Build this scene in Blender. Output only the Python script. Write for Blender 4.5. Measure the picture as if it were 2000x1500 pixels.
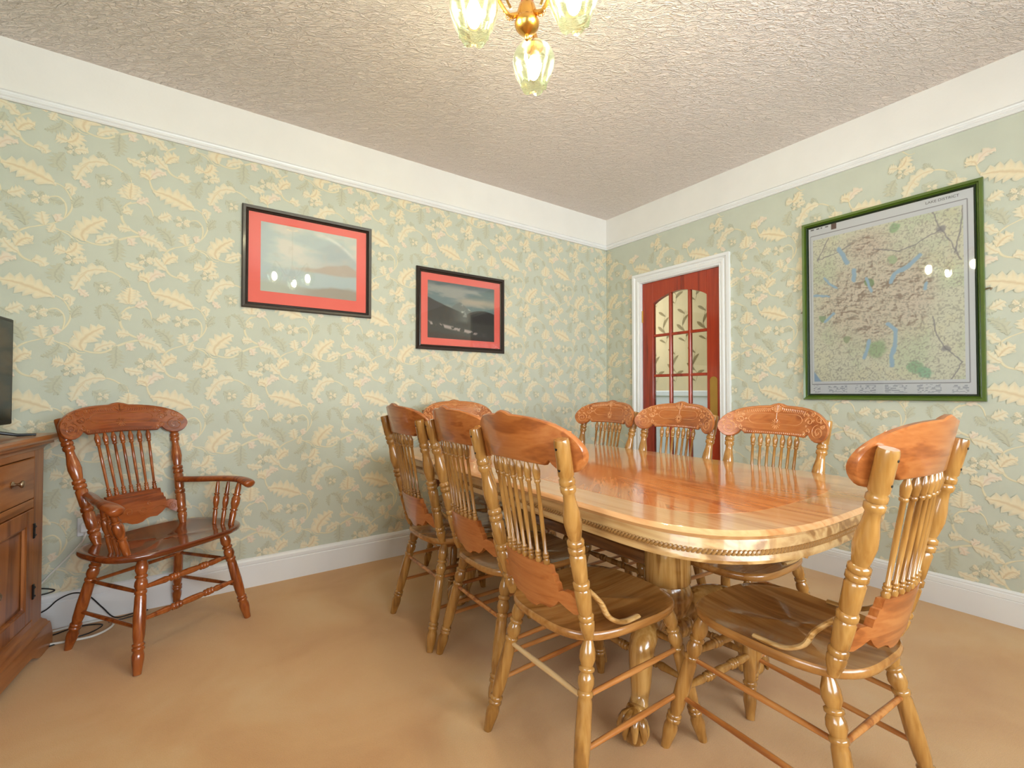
import bpy, math, random
import numpy as np
from mathutils import Vector, Matrix, noise as mnoise
random.seed(7)
for o in list(bpy.data.objects): bpy.data.objects.remove(o)
SC=bpy.context.scene
COL=SC.collection
pi=math.pi
# ---------------------------------------------------------------- camera
cd=bpy.data.cameras.new('camera'); camo=bpy.data.objects.new('camera',cd); COL.objects.link(camo)
cd.sensor_width=36; cd.lens=902.856*36/2000; cd.clip_start=.02
camo.location=(-3.13496,-2.94849,1.07726)
camo.rotation_euler=(math.radians(90)+.017132,0,math.radians(54.821-90))
SC.camera=camo
# ---------------------------------------------------------------- world, lights, exposure
H=2.65; XW=-4.15; YW=-4.55
W=bpy.data.worlds.new('world'); SC.world=W; W.use_nodes=True
wn=W.node_tree; wn.nodes.clear()
wo=wn.nodes.new('ShaderNodeOutputWorld'); wb=wn.nodes.new('ShaderNodeBackground')
wt=wn.nodes.new('ShaderNodeTexCoord'); wsx=wn.nodes.new('ShaderNodeSeparateXYZ'); wr_=wn.nodes.new('ShaderNodeValToRGB')
wn.links.new(wt.outputs['Generated'],wsx.inputs[0]); 
wm=wn.nodes.new('ShaderNodeMapRange'); wm.inputs[1].default_value=-.3; wm.inputs[2].default_value=1
wn.links.new(wsx.outputs[2],wm.inputs[0]); wn.links.new(wm.outputs[0],wr_.inputs[0])
r=wr_.color_ramp; r.elements[0].position=0; r.elements[0].color=(.12,.17,.06,1)
r.elements[1].position=.22; r.elements[1].color=(.25,.33,.15,1)
e=r.elements.new(.27); e.color=(.85,.92,1,1); e=r.elements.new(1); e.color=(.45,.65,1,1)
wn.links.new(wr_.outputs[0],wb.inputs[0]); wb.inputs[1].default_value=1.2
wn.links.new(wb.outputs[0],wo.inputs[0])
def area(name,loc,rot,sx,sy,power,color):
    l=bpy.data.lights.new(name,'AREA'); l.shape='RECTANGLE'; l.size=sx; l.size_y=sy; l.energy=power; l.color=color
    o=bpy.data.objects.new(name,l); COL.objects.link(o); o.location=loc; o.rotation_euler=rot; return o
area('window_daylight',(-2.1,YW-.3,1.35),(math.radians(108),0,0),2.6,1.5,150,(.86,.93,1))
area('side_fill_light',(XW-.3,-3.1,1.35),(math.radians(108),0,math.radians(-90)),1.7,1.5,64,(.88,.94,1))  # added soft fill entering through the side wall
area('hall_fill_light',(.75,.6,1.9),(math.radians(90),0,math.radians(180)),.9,1.2,7.5,(1,.95,.85))  # added light inside the hallway, brightens what shows through the door glass
SC.view_settings.view_transform='Standard'; SC.view_settings.look='None'
SC.view_settings.gamma=1; SC.view_settings.use_curve_mapping=False
SC.view_settings.exposure=0.5
BULB=290
# ---------------------------------------------------------------- helpers
def s2l(c):
    return tuple((x/255/12.92 if x/255<=.04045 else ((x/255+.055)/1.055)**2.4) for x in c)
def rgba(c): return (*s2l(c),1)
def mat(name): 
    m=bpy.data.materials.new(name); m.use_nodes=True; nt=m.node_tree; b=nt.nodes['Principled BSDF']; return m,nt,b
def N(nt,t,**k):
    n=nt.nodes.new('ShaderNode'+t)
    for a,v in k.items():
        if a.startswith('i_'): n.inputs[int(a[2:])].default_value=v
        else: setattr(n,a,v)
    return n
def ramp(nt,stops):
    n=nt.nodes.new('ShaderNodeValToRGB'); r=n.color_ramp
    r.elements[0].position=stops[0][0]; r.elements[0].color=stops[0][1]
    r.elements[1].position=stops[-1][0]; r.elements[1].color=stops[-1][1]
    for p,c in stops[1:-1]: e=r.elements.new(p); e.color=c
    return n
def plain(name,c,rough=.5,metal=0,coat=0,bump=0,bscale=200,var=.05):
    m,nt,b=mat(name)
    tc=N(nt,'TexCoord'); nz=N(nt,'TexNoise'); nz.inputs['Scale'].default_value=6; nz.inputs['Detail'].default_value=4
    nt.links.new(tc.outputs['Object'],nz.inputs['Vector'])
    c=np.array(s2l(c)); rp=ramp(nt,[(.3,(*np.clip(c*(1-var),0,1),1)),(.7,(*np.clip(c*(1+var),0,1),1))])
    nt.links.new(nz.outputs[0],rp.inputs[0]); nt.links.new(rp.outputs[0],b.inputs['Base Color'])
    b.inputs['Roughness'].default_value=rough; b.inputs['Metallic'].default_value=metal; b.inputs['Coat Weight'].default_value=coat
    b.inputs['Coat Roughness'].default_value=.1
    if bump:
        n2=N(nt,'TexNoise'); n2.inputs['Scale'].default_value=bscale; n2.inputs['Detail'].default_value=3
        nt.links.new(tc.outputs['Object'],n2.inputs['Vector'])
        bp=N(nt,'Bump'); bp.inputs['Strength'].default_value=bump; bp.inputs['Distance'].default_value=.002
        nt.links.new(n2.outputs[0],bp.inputs['Height']); nt.links.new(bp.outputs[0],b.inputs['Normal'])
    return m
def wood(name,dark,mid,light,axis='Z',rough=.3,coat=.5,scale=1.0,rot=0,figure=.5,world=False):
    m,nt,b=mat(name)
    tc=N(nt,'TexCoord'); mp=N(nt,'Mapping'); nt.links.new(tc.outputs['Object'],mp.inputs[0])
    lo,hi=1.3*scale,16*scale
    sc={'X':(lo,hi,hi),'Y':(hi,lo,hi),'Z':(hi,hi,lo)}[axis]
    if rot:
        m0=N(nt,'Mapping'); m0.inputs['Rotation'].default_value=(0,0,rot); nt.links.new(tc.outputs['Object'],m0.inputs[0]); nt.links.new(m0.outputs[0],mp.inputs[0])
    mp.inputs['Scale'].default_value=sc
    oi=N(nt,'ObjectInfo'); ad=N(nt,'VectorMath',operation='ADD'); ml=N(nt,'Math',operation='MULTIPLY'); ml.inputs[1].default_value=7
    nt.links.new(oi.outputs['Random'],ml.inputs[0]); nt.links.new(mp.outputs[0],ad.inputs[0]); nt.links.new(ml.outputs[0],ad.inputs[1])
    n1=N(nt,'TexNoise'); n1.inputs['Scale'].default_value=1.0; n1.inputs['Detail'].default_value=5; n1.inputs['Distortion'].default_value=.9
    nt.links.new(ad.outputs[0],n1.inputs['Vector'])
    n2=N(nt,'TexNoise'); n2.inputs['Scale'].default_value=6.0; n2.inputs['Detail'].default_value=2
    nt.links.new(ad.outputs[0],n2.inputs['Vector'])
    # ring figure
    mm=N(nt,'Math',operation='MULTIPLY'); mm.inputs[1].default_value=9
    nt.links.new(n1.outputs[0],mm.inputs[0]); fr=N(nt,'Math',operation='SINE'); 
    m6=N(nt,'Math',operation='MULTIPLY'); m6.inputs[1].default_value=3.1; nt.links.new(mm.outputs[0],m6.inputs[0]); nt.links.new(m6.outputs[0],fr.inputs[0])
    a1=N(nt,'Math',operation='MULTIPLY_ADD'); a1.inputs[1].default_value=.16*figure*2; nt.links.new(fr.outputs[0],a1.inputs[0]); nt.links.new(n1.outputs[0],a1.inputs[2])
    a2=N(nt,'Math',operation='MULTIPLY_ADD'); a2.inputs[1].default_value=.45; nt.links.new(n2.outputs[0],a2.inputs[0]); nt.links.new(a1.outputs[0],a2.inputs[2])
    rp=ramp(nt,[(.42,rgba(dark)),(.68,rgba(mid)),(1.0,rgba(light))])
    nt.links.new(a2.outputs[0],rp.inputs[0]); nt.links.new(rp.outputs[0],b.inputs['Base Color'])
    b.inputs['Roughness'].default_value=rough; b.inputs['Coat Weight'].default_value=coat; b.inputs['Coat Roughness'].default_value=.07
    bp=N(nt,'Bump'); bp.inputs['Strength'].default_value=.12; bp.inputs['Distance'].default_value=.0015
    nt.links.new(n2.outputs[0],bp.inputs['Height']); nt.links.new(bp.outputs[0],b.inputs['Normal'])
    return m
def vcol(name,rough=.6,coat=0,spec=.5):
    m,nt,b=mat(name); a=N(nt,'Attribute'); a.attribute_name='Col'; nt.links.new(a.outputs['Color'],b.inputs['Base Color'])
    b.inputs['Roughness'].default_value=rough; b.inputs['Coat Weight'].default_value=coat; b.inputs['Specular IOR Level'].default_value=spec
    return m

class MB:
    def __init__(s): s.v=[]; s.f=[]; s.c=[]; s.mi=[]; s.cur=0
    def add(s,vs,fs,cols=None):
        b=len(s.v); s.v.extend([tuple(v) for v in vs]); s.f.extend([tuple(b+i for i in f) for f in fs]); s.mi.extend([s.cur]*len(fs))
        if cols is not None: s.c.extend(cols)
        return s
    def box(s,x0,x1,y0,y1,z0,z1,bev=0):
        if bev<=0:
            vs=[(x,y,z) for x in(x0,x1) for y in(y0,y1) for z in(z0,z1)]
            return s.add(vs,[(0,1,3,2),(4,6,7,5),(0,4,5,1),(2,3,7,6),(0,2,6,4),(1,5,7,3)])
        b=min(bev,(x1-x0)*.45,(y1-y0)*.45,(z1-z0)*.45); vs=[];idx={}
        X=(x0,x1);Y=(y0,y1);Z=(z0,z1)
        for i in(0,1):
            for j in(0,1):
                for k in(0,1):
                    sx,sy,sz=(1,-1)[i],(1,-1)[j],(1,-1)[k]
                    for a,(dx,dy,dz) in enumerate(((0,1,1),(1,0,1),(1,1,0))):
                        idx[i,j,k,a]=len(vs); vs.append((X[i]+sx*b*dx,Y[j]+sy*b*dy,Z[k]+sz*b*dz))
        fs=[]
        q=lambda *a:fs.append(tuple(idx[t] for t in a))
        for i in(0,1):
            g=[(i,0,0,0),(i,1,0,0),(i,1,1,0),(i,0,1,0)]; q(*(g if i else g[::-1]))
            g=[(0,i,0,1),(1,i,0,1),(1,i,1,1),(0,i,1,1)]; q(*(g[::-1] if i else g))
            g=[(0,0,i,2),(1,0,i,2),(1,1,i,2),(0,1,i,2)]; q(*(g if i else g[::-1]))
        for i in(0,1):
            for j in(0,1):
                g=[(i,j,0,0),(i,j,1,0),(i,j,1,1),(i,j,0,1)]; q(*(g if i==j else g[::-1]))
                g=[(i,0,j,0),(i,1,j,0),(i,1,j,2),(i,0,j,2)]; q(*(g[::-1] if i==j else g))
                g=[(0,i,j,1),(1,i,j,1),(1,i,j,2),(0,i,j,2)]; q(*(g if i==j else g[::-1]))
                for k in(0,1):
                    g=[(i,j,k,0),(i,j,k,1),(i,j,k,2)]; q(*(g if (i+j+k)%2 else g[::-1]))
        return s.add(vs,fs)
    def lathe(s,p0,p1,prof,seg=14,close=True):
        p0=Vector(p0);p1=Vector(p1);d=p1-p0
        z=d.normalized(); x=z.orthogonal().normalized(); y=z.cross(x)
        vs=[];fs=[]
        for t,r in prof:
            c=p0+d*t
            for i in range(seg):
                a=2*pi*i/seg; vs.append(c+x*(r*math.cos(a))+y*(r*math.sin(a)))
        n=len(prof)
        for j in range(n-1):
            for i in range(seg):
                i2=(i+1)%seg; fs.append((j*seg+i,j*seg+i2,(j+1)*seg+i2,(j+1)*seg+i))
        if close:
            fs.append(tuple(range(seg))[::-1]); fs.append(tuple((n-1)*seg+i for i in range(seg)))
        return s.add(vs,fs)
    def tube(s,pts,r,seg=8,ends=True,flat=None,up=None,rot=0):
        """sweep; r float or list; flat=(a,b) half-axes list option"""
        P=[Vector(p) for p in pts]; n=len(P); vs=[];fs=[]
        prev=None
        for i in range(n):
            t=(P[min(i+1,n-1)]-P[max(i-1,0)]).normalized()
            if prev is None:
                u=Vector(up) if up is not None else t.orthogonal(); u=(u-t*u.dot(t)).normalized()
            else:
                u=(prev-t*prev.dot(t)).normalized()
            prev=u; w=t.cross(u)
            if flat: 
                a,b=flat[i] if isinstance(flat,list) else flat
            else:
                a=b=r[i] if isinstance(r,(list,tuple)) else r
            for k in range(seg):
                an=2*pi*(k+.5)/seg+rot
                vs.append(P[i]+u*(a*math.cos(an))+w*(b*math.sin(an)))
        for j in range(n-1):
            for k in range(seg):
                k2=(k+1)%seg; fs.append((j*seg+k,j*seg+k2,(j+1)*seg+k2,(j+1)*seg+k))
        if ends: fs.append(tuple(range(seg))[::-1]); fs.append(tuple((n-1)*seg+k for k in range(seg)))
        return s.add(vs,fs)
    def sphere(s,c,r,seg=12,rings=8,sc=(1,1,1)):
        vs=[];fs=[]
        for j in range(1,rings):
            a=pi*j/rings
            for i in range(seg):
                b=2*pi*i/seg; vs.append((c[0]+r*sc[0]*math.sin(a)*math.cos(b),c[1]+r*sc[1]*math.sin(a)*math.sin(b),c[2]+r*sc[2]*math.cos(a)))
        t=len(vs); vs.append((c[0],c[1],c[2]+r*sc[2])); vs.append((c[0],c[1],c[2]-r*sc[2]))
        for j in range(rings-2):
            for i in range(seg):
                i2=(i+1)%seg; fs.append((j*seg+i,(j+1)*seg+i,(j+1)*seg+i2,j*seg+i2))
        for i in range(seg):
            i2=(i+1)%seg; fs.append((t,i,i2)); fs.append((t+1,(rings-2)*seg+i2,(rings-2)*seg+i))
        return s.add(vs,fs)
    def rings(s,R,close=True):
        """list of rings (equal length point lists) bridged"""
        n=len(R[0]); vs=[p for r in R for p in r]; fs=[]
        for j in range(len(R)-1):
            for i in range(n):
                i2=(i+1)%n; fs.append((j*n+i,j*n+i2,(j+1)*n+i2,(j+1)*n+i))
        if close: fs.append(tuple(range(n))[::-1]); fs.append(tuple((len(R)-1)*n+i for i in range(n)))
        return s.add(vs,fs)
    def mesh(s,name,mats,smooth=True,angle=38):
        me=bpy.data.meshes.new(name); me.from_pydata([tuple(v) for v in s.v],[],s.f); 
        for m in (mats if isinstance(mats,(list,tuple)) else [mats]): me.materials.append(m)
        if any(s.mi): me.polygons.foreach_set('material_index',s.mi)
        if s.c:
            at=me.color_attributes.new('Col','FLOAT_COLOR','POINT'); at.data.foreach_set('color',np.array([(*c,1) for c in s.c],dtype=np.float32).ravel())
        if smooth:
            me.polygons.foreach_set('use_smooth',[True]*len(me.polygons)); me.set_sharp_from_angle(angle=math.radians(angle))
        me.validate(); me.update(); return me
def obj(name,mb,mats,parent=None,smooth=True,angle=38,**props):
    me=mb if isinstance(mb,bpy.types.Mesh) else mb.mesh(name,mats,smooth,angle)
    o=bpy.data.objects.new(name,me); COL.objects.link(o)
    if parent: o.parent=parent
    for k,v in props.items(): o[k]=v
    return o
def thing(name,label,cat,loc=(0,0,0),rz=0,group=None):
    o=bpy.data.objects.new(name,None); COL.objects.link(o); o.location=loc; o.rotation_euler=(0,0,rz); o.empty_display_size=.1
    o['label']=label; o['category']=cat
    if group: o['group']=group
    return o
def dup(root,label=None,group=None):
    c=root.copy(); COL.objects.link(c)
    if label: c['label']=label
    for ch in list(root.children):
        d=ch.copy(); COL.objects.link(d); d.parent=c
        for g in list(ch.children):
            e=g.copy(); COL.objects.link(e); e.parent=d
    return c
def lerpf(xs,ys): return lambda x: float(np.interp(x,xs,ys))
def smoothpts(pts,n=6):
    P=[Vector(p) for p in pts]; out=[]
    for i in range(len(P)-1):
        p0=P[max(i-1,0)];p1=P[i];p2=P[i+1];p3=P[min(i+2,len(P)-1)]
        for k in range(n):
            t=k/n; out.append(.5*((2*p1)+(p2-p0)*t+(2*p0-5*p1+4*p2-p3)*t*t+(3*p1-p0-3*p2+p3)*t**3))
    out.append(P[-1]); return out
def fbm(x,y,oct=4,seed=0):
    """vectorised value noise"""
    rs=np.random.RandomState(seed); out=0;amp=1;tot=0
    for o in range(oct):
        G=rs.rand(64,64); xi=np.floor(x).astype(int);yi=np.floor(y).astype(int);fx=x-xi;fy=y-yi
        fx=fx*fx*(3-2*fx);fy=fy*fy*(3-2*fy)
        g=lambda a,b:G[a%64,b%64]
        v=(g(xi,yi)*(1-fx)+g(xi+1,yi)*fx)*(1-fy)+(g(xi,yi+1)*(1-fx)+g(xi+1,yi+1)*fx)*fy
        out=out+v*amp;tot+=amp;amp*=.5;x=x*2.03+7.1;y=y*2.03+3.7
    return out/tot
# ---------------------------------------------------------------- materials
M={}
M['wallpaper']=plain('sage_wallpaper',(195,199,184),.75,var=.03,bump=.1,bscale=350)
M['print']=vcol('wallpaper_print',.6)
M['white']=plain('white_gloss_paint',(232,232,232),.35,var=.015)
M['frieze']=plain('white_wall_paper',(232,229,224),.8,var=.02,bump=.25,bscale=90)
M['plaster']=plain('plain_plaster',(214,208,196),.85,var=.03)
# artex ceiling
m,nt,b=mat('textured_ceiling'); M['ceiling']=m
tc=N(nt,'TexCoord'); mp=N(nt,'Mapping'); mp.inputs['Scale'].default_value=(1,1.0,1); mp.inputs['Rotation'].default_value=(0,0,math.radians(35)); nt.links.new(tc.outputs['Object'],mp.inputs[0])
mp2=N(nt,'Mapping'); mp2.inputs['Scale'].default_value=(1.0,2.6,1); nt.links.new(mp.outputs[0],mp2.inputs[0])
nA=N(nt,'TexNoise'); nA.inputs['Scale'].default_value=11; nA.inputs['Detail'].default_value=2.0; nA.inputs['Distortion'].default_value=.9; nt.links.new(mp2.outputs[0],nA.inputs['Vector'])
nB=N(nt,'TexNoise'); nB.inputs['Scale'].default_value=27; nB.inputs['Detail'].default_value=2; nB.inputs['Distortion'].default_value=1.2; nt.links.new(mp2.outputs[0],nB.inputs['Vector'])
def ridge(n,k):
    s_=N(nt,'Math',operation='SUBTRACT'); s_.inputs[1].default_value=.5; nt.links.new(n.outputs[0],s_.inputs[0])
    a_=N(nt,'Math',operation='ABSOLUTE'); nt.links.new(s_.outputs[0],a_.inputs[0])
    m_=N(nt,'Math',operation='MULTIPLY'); m_.inputs[1].default_value=k; nt.links.new(a_.outputs[0],m_.inputs[0])
    c_=N(nt,'Math',operation='SUBTRACT',use_clamp=True); c_.inputs[0].default_value=1; nt.links.new(m_.outputs[0],c_.inputs[1])
    p_=N(nt,'Math',operation='POWER'); p_.inputs[1].default_value=1.7; nt.links.new(c_.outputs[0],p_.inputs[0]); return p_
rA=ridge(nA,13); rB=ridge(nB,10)
ad=N(nt,'Math',operation='MULTIPLY_ADD'); ad.inputs[1].default_value=.75; nt.links.new(rB.outputs[0],ad.inputs[0]); nt.links.new(rA.outputs[0],ad.inputs[2])
bp=N(nt,'Bump'); bp.inputs['Strength'].default_value=1; bp.inputs['Distance'].default_value=.0036; nt.links.new(ad.outputs[0],bp.inputs['Height']); nt.links.new(bp.outputs[0],b.inputs['Normal'])
b.inputs['Base Color'].default_value=rgba((240,229,222)); b.inputs['Roughness'].default_value=.65
# carpet
m,nt,b=mat('tan_carpet'); M['carpet']=m
tc=N(nt,'TexCoord'); n1=N(nt,'TexNoise'); n1.inputs['Scale'].default_value=2.2; n1.inputs['Detail'].default_value=5; n1.inputs['Distortion'].default_value=.6
nt.links.new(tc.outputs['Object'],n1.inputs['Vector'])
n2=N(nt,'TexNoise'); n2.inputs['Scale'].default_value=420; n2.inputs['Detail'].default_value=2; nt.links.new(tc.outputs['Object'],n2.inputs['Vector'])
rp=ramp(nt,[(.3,rgba((208,154,94))),(.5,rgba((220,170,110))),(.7,rgba((226,184,128)))]); nt.links.new(n1.outputs[0],rp.inputs[0])
mx=N(nt,'Mix',data_type='RGBA',blend_type='MULTIPLY'); mx.inputs[0].default_value=.35
r2=ramp(nt,[(.3,(.55,.55,.55,1)),(.7,(1,1,1,1))]); nt.links.new(n2.outputs[0],r2.inputs[0])
nt.links.new(rp.outputs[0],mx.inputs[6]); nt.links.new(r2.outputs[0],mx.inputs[7]); nt.links.new(mx.outputs[2],b.inputs['Base Color'])
b.inputs['Roughness'].default_value=.95; b.inputs['Sheen Weight'].default_value=.3
bp=N(nt,'Bump'); bp.inputs['Strength'].default_value=.6; bp.inputs['Distance'].default_value=.004; nt.links.new(n2.outputs[0],bp.inputs['Height']); nt.links.new(bp.outputs[0],b.inputs['Normal'])
# oak
M['leg']=wood('honey_oak_turned',(126,82,36),(160,110,50),(188,140,76),'Z',.22,.7,figure=.25)
M['crest']=wood('orange_oak_crest',(140,74,32),(170,96,44),(188,118,62),'X',.3,.5,scale=1.2,figure=.3)
M['carve']=wood('carved_oak_relief',(190,124,70),(210,146,92),(226,170,118),'X',.3,.5)
M['acarve']=wood('carved_red_oak_relief',(126,60,22),(152,80,34),(178,108,54),'X',.3,.5)
M['seat']=wood('brown_oak_seat',(132,82,34),(160,106,50),(184,132,72),'Y',.25,.45,scale=.8,figure=.25)
M['rod']=wood('reddish_oak_rod',(138,76,30),(176,108,50),(196,134,72),'Y',.3,.5)
M['palerod']=wood('pale_bare_oak_rod',(170,128,80),(204,164,112),(222,188,140),'X',.4,.3)
M['brace']=wood('bentwood_oak',(150,104,50),(192,144,82),(216,180,126),'Y',.3,.5,scale=1.6)
M['aleg']=wood('red_oak_turned',(104,48,16),(140,68,24),(168,94,42),'Z',.22,.7,figure=.3)
M['acrest']=wood('red_oak_crest',(104,44,14),(138,64,22),(162,86,36),'X',.3,.5,figure=.4)
M['aseat']=wood('red_oak_seat',(86,36,12),(114,50,18),(140,70,28),'X',.18,.8,scale=.7,figure=.3)
M['top_border']=wood('pale_oak_border',(186,126,76),(210,154,100),(222,174,122),'Y',.16,.7,scale=.8,figure=.3)
M['apron']=wood('pale_oak_apron',(148,104,56),(182,138,84),(204,166,112),'Y',.35,.35,scale=.6,figure=.7)
M['ped']=wood('oak_pedestal',(134,88,36),(176,126,62),(202,156,90),'Z',.2,.9)
M['beam']=wood('dark_oak_beam',(80,44,18),(112,66,30),(140,90,46),'Y',.3,.6)
M['cab']=wood('brown_pine_cabinet',(108,58,22),(144,82,36),(166,104,52),'Z',.35,.3,scale=.7,figure=.3)
M['cabh']=wood('brown_pine_horizontal',(112,62,26),(150,90,44),(172,112,62),'X',.35,.3,scale=.7,figure=.3)
M['door']=wood('red_mahogany',(118,32,12),(160,48,20),(176,62,28),'Z',.3,.5,scale=.6,figure=.2)
M['bframe']=plain('black_brown_frame',(40,26,20),.35,coat=.15)
M['gframe']=plain('green_stained_frame',(74,98,26),.3,coat=.6,var=.15)
M['slip']=plain('dark_green_slip',(30,48,28),.3)
M['coral']=plain('coral_mount_board',(238,112,98),.8,var=.02)
M['picprint']=vcol('painted_print',.5)
M['brass']=plain('polished_brass',(214,164,86),.25,metal=1)
M['copper']=plain('copper_sleeve',(216,130,104),.3,metal=1)
M['dbrass']=plain('aged_brass_plate',(206,166,92),.5,metal=1)
M['nickel']=plain('brushed_nickel',(176,160,140),.3,metal=1)
M['black']=plain('black_metal',(18,16,16),.35)
M['tvb']=plain('black_plastic_bezel',(9,8,9),.4)
M['screen']=plain('dark_screen',(6,7,7),.12)
M['cablew']=plain('white_cable_sheath',(225,222,214),.4)
M['cableb']=plain('black_cable_sheath',(16,16,20),.4)
M['socket']=plain('white_socket_plastic',(224,226,230),.3)
# glass helpers
def paneglass(name,tint,fac):
    m=bpy.data.materials.new(name); m.use_nodes=True; nt=m.node_tree; nt.nodes.clear()
    o=N(nt,'OutputMaterial'); mx=N(nt,'MixShader'); t=N(nt,'BsdfTransparent'); g=N(nt,'BsdfGlossy'); fr=N(nt,'Fresnel'); fr.inputs[0].default_value=fac
    t.inputs[0].default_value=tint; g.inputs['Roughness'].default_value=.02
    nt.links.new(fr.outputs[0],mx.inputs[0]); nt.links.new(t.outputs[0],mx.inputs[1]); nt.links.new(g.outputs[0],mx.inputs[2]); nt.links.new(mx.outputs[0],o.inputs[0]); return m
M['glass']=paneglass('clear_glass',(.97,.98,.97,1),1.5)
M['picglass']=paneglass('picture_glass',(1,1,1,1),1.5)
# shade glass with frosted leaf relief
m=bpy.data.materials.new('pale_green_shade_glass'); m.use_nodes=True; nt=m.node_tree; nt.nodes.clear(); M['shade']=m
o=N(nt,'OutputMaterial'); tr=N(nt,'BsdfTransparent'); tr.inputs[0].default_value=(.80,.87,.66,1); gl=N(nt,'BsdfGlossy'); gl.inputs['Roughness'].default_value=.05; gl.inputs[0].default_value=(.9,1,.9,1)
tl=N(nt,'BsdfTranslucent'); tl.inputs[0].default_value=(.95,1,.88,1)
lw=N(nt,'LayerWeight'); lw.inputs[0].default_value=.35
m1=N(nt,'MixShader'); nt.links.new(lw.outputs['Facing'],m1.inputs[0]); nt.links.new(tr.outputs[0],m1.inputs[1]); nt.links.new(gl.outputs[0],m1.inputs[2])
at=N(nt,'Attribute'); at.attribute_name='Col'; sx=N(nt,'SeparateColor'); nt.links.new(at.outputs['Color'],sx.inputs[0])
m2=N(nt,'MixShader'); nt.links.new(sx.outputs[0],m2.inputs[0]); nt.links.new(m1.outputs[0],m2.inputs[1]); nt.links.new(tl.outputs[0],m2.inputs[2]); nt.links.new(m2.outputs[0],o.inputs[0])
m=bpy.data.materials.new('lit_bulb'); m.use_nodes=True; nt=m.node_tree; nt.nodes.clear(); M['bulb']=m
o=N(nt,'OutputMaterial'); em=N(nt,'Emission'); em.inputs[0].default_value=(1,.83,.62,1); em.inputs[1].default_value=BULB; nt.links.new(em.outputs[0],o.inputs[0])
# ---------------------------------------------------------------- room shell
def struct(name,mb,m,parent=None,**k):
    o=obj(name,mb,m,parent,**k)
    if parent is None: o['kind']='structure'
    return o
struct('floor',MB().box(XW-.1,1.3,YW-.1,.1,-.1,0),M['carpet'],smooth=False)
struct('ceiling',MB().box(XW-.1,1.3,YW-.1,.1,H,H+.1),M['ceiling'],smooth=False)
ZR=2.368
# wall_left : Y=0
wl_=struct('wall_left',MB().box(XW,.0,0,.1,0,H),M['wallpaper'],smooth=False)
struct('frieze',MB().box(XW,0,-.002,.0,ZR+.01,H),M['frieze'],wl_,smooth=False)
# wall_right : X=0 with door hole
DY0,DY1,DZ=-1.11,-.385,1.995
wm_=MB(); wm_.box(0,.1,DY1,.0,0,H); wm_.box(0,.1,YW,DY0,0,H); wm_.box(0,.1,DY0,DY1,DZ,H)
wr_o=struct('wall_right',wm_,M['wallpaper'],smooth=False)
struct('frieze',MB().box(-.002,0,YW,0,ZR+.01,H),M['frieze'],wr_o,smooth=False)
# wall_back : Y=YW with window opening
wx0,wx1,wz0,wz1=-3.4,-.8,.85,2.25
wm_=MB(); wm_.box(XW,wx0,YW-.1,YW,0,H); wm_.box(wx1,0,YW-.1,YW,0,H); wm_.box(wx0,wx1,YW-.1,YW,0,wz0); wm_.box(wx0,wx1,YW-.1,YW,wz1,H)
struct('wall_back',wm_,M['wallpaper'],smooth=False)
sy0,sy1=-3.95,-2.25
wm_=MB(); wm_.box(XW-.1,XW,YW,sy0,0,H); wm_.box(XW-.1,XW,sy1,0,0,H); wm_.box(XW-.1,XW,sy0,sy1,0,wz0); wm_.box(XW-.1,XW,sy0,sy1,wz1,H)
struct('wall_side',wm_,M['wallpaper'],smooth=False)
def window(name,axis,a0,a1,c):
    w=MB(); t=.05
    def bx(u0,u1,z0,z1,d=.03):
        if axis=='y': w.box(u0,u1,c-.05-d,c-.05+d,z0,z1)
        else: w.box(c-.05-d,c-.05+d,u0,u1,z0,z1)
    bx(a0,a0+t,wz0,wz1);bx(a1-t,a1,wz0,wz1);bx(a0+t,a1-t,wz0,wz0+t);bx(a0+t,a1-t,wz1-t,wz1)
    n=3 if a1-a0>2 else 2
    for i in range(1,n): u=a0+(a1-a0)*i/n; bx(u-.025,u+.025,wz0+t,wz1-t,.025)
    o=struct(name,w,M['white'],smooth=False)
    g=MB()
    if axis=='y': g.box(a0+t,a1-t,c-.054,c-.05,wz0+t,wz1-t)
    else: g.box(c-.054,c-.05,a0+t,a1-t,wz0+t,wz1-t)
    obj('pane',g,M['glass'],o,smooth=False)
window('window_1','y',wx0,wx1,YW); window('fill_window','x',sy0,sy1,XW)  # second window is unseen, added to let in the side fill
# mouldings: profile (offset from wall, z) swept along wall
def moulding(name,prof,segs,m):
    mb=MB()
    for (ax,a0,a1,c,sgn) in segs:
        A=[];B=[]
        for d,z in prof:
            if ax=='x': A.append((a0,c+sgn*d,z)); B.append((a1,c+sgn*d,z))
            else: A.append((c+sgn*d,a0,z)); B.append((c+sgn*d,a1,z))
        mb.rings([A,B])
    return struct(name,mb,m,smooth=False)
rail=[(0,ZR),(.012,ZR),(.016,ZR+.006),(.013,ZR+.012),(.020,ZR+.018),(.020,ZR+.026),(.014,ZR+.030),(.017,ZR+.038),(.006,ZR+.048),(0,ZR+.052)]
moulding('trim_1',rail,[('x',XW,-.001,0,-1)],M['white'])
moulding('trim_2',rail,[('y',YW,-.001,0,-1)],M['white'])
skL=[(0,0),(.02,0),(.02,.118),(.016,.122),(.018,.128),(.018,.142),(.012,.152),(.004,.157),(0,.157)]
skR=[(0,0),(.02,0),(.02,.112),(.017,.115),(.020,.118),(.018,.138),(.013,.142),(.014,.148),(.005,.157),(0,.157)]
moulding('baseboard_left',skL,[('x',XW,-.001,0,-1)],M['white'])
moulding('baseboard_right',skR,[('y',YW,-1.182,0,-1),('y',-.315,-.001,0,-1)],M['white'])
moulding('baseboard_side',skL,[('y',YW,0,XW,1)],M['white'])
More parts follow.
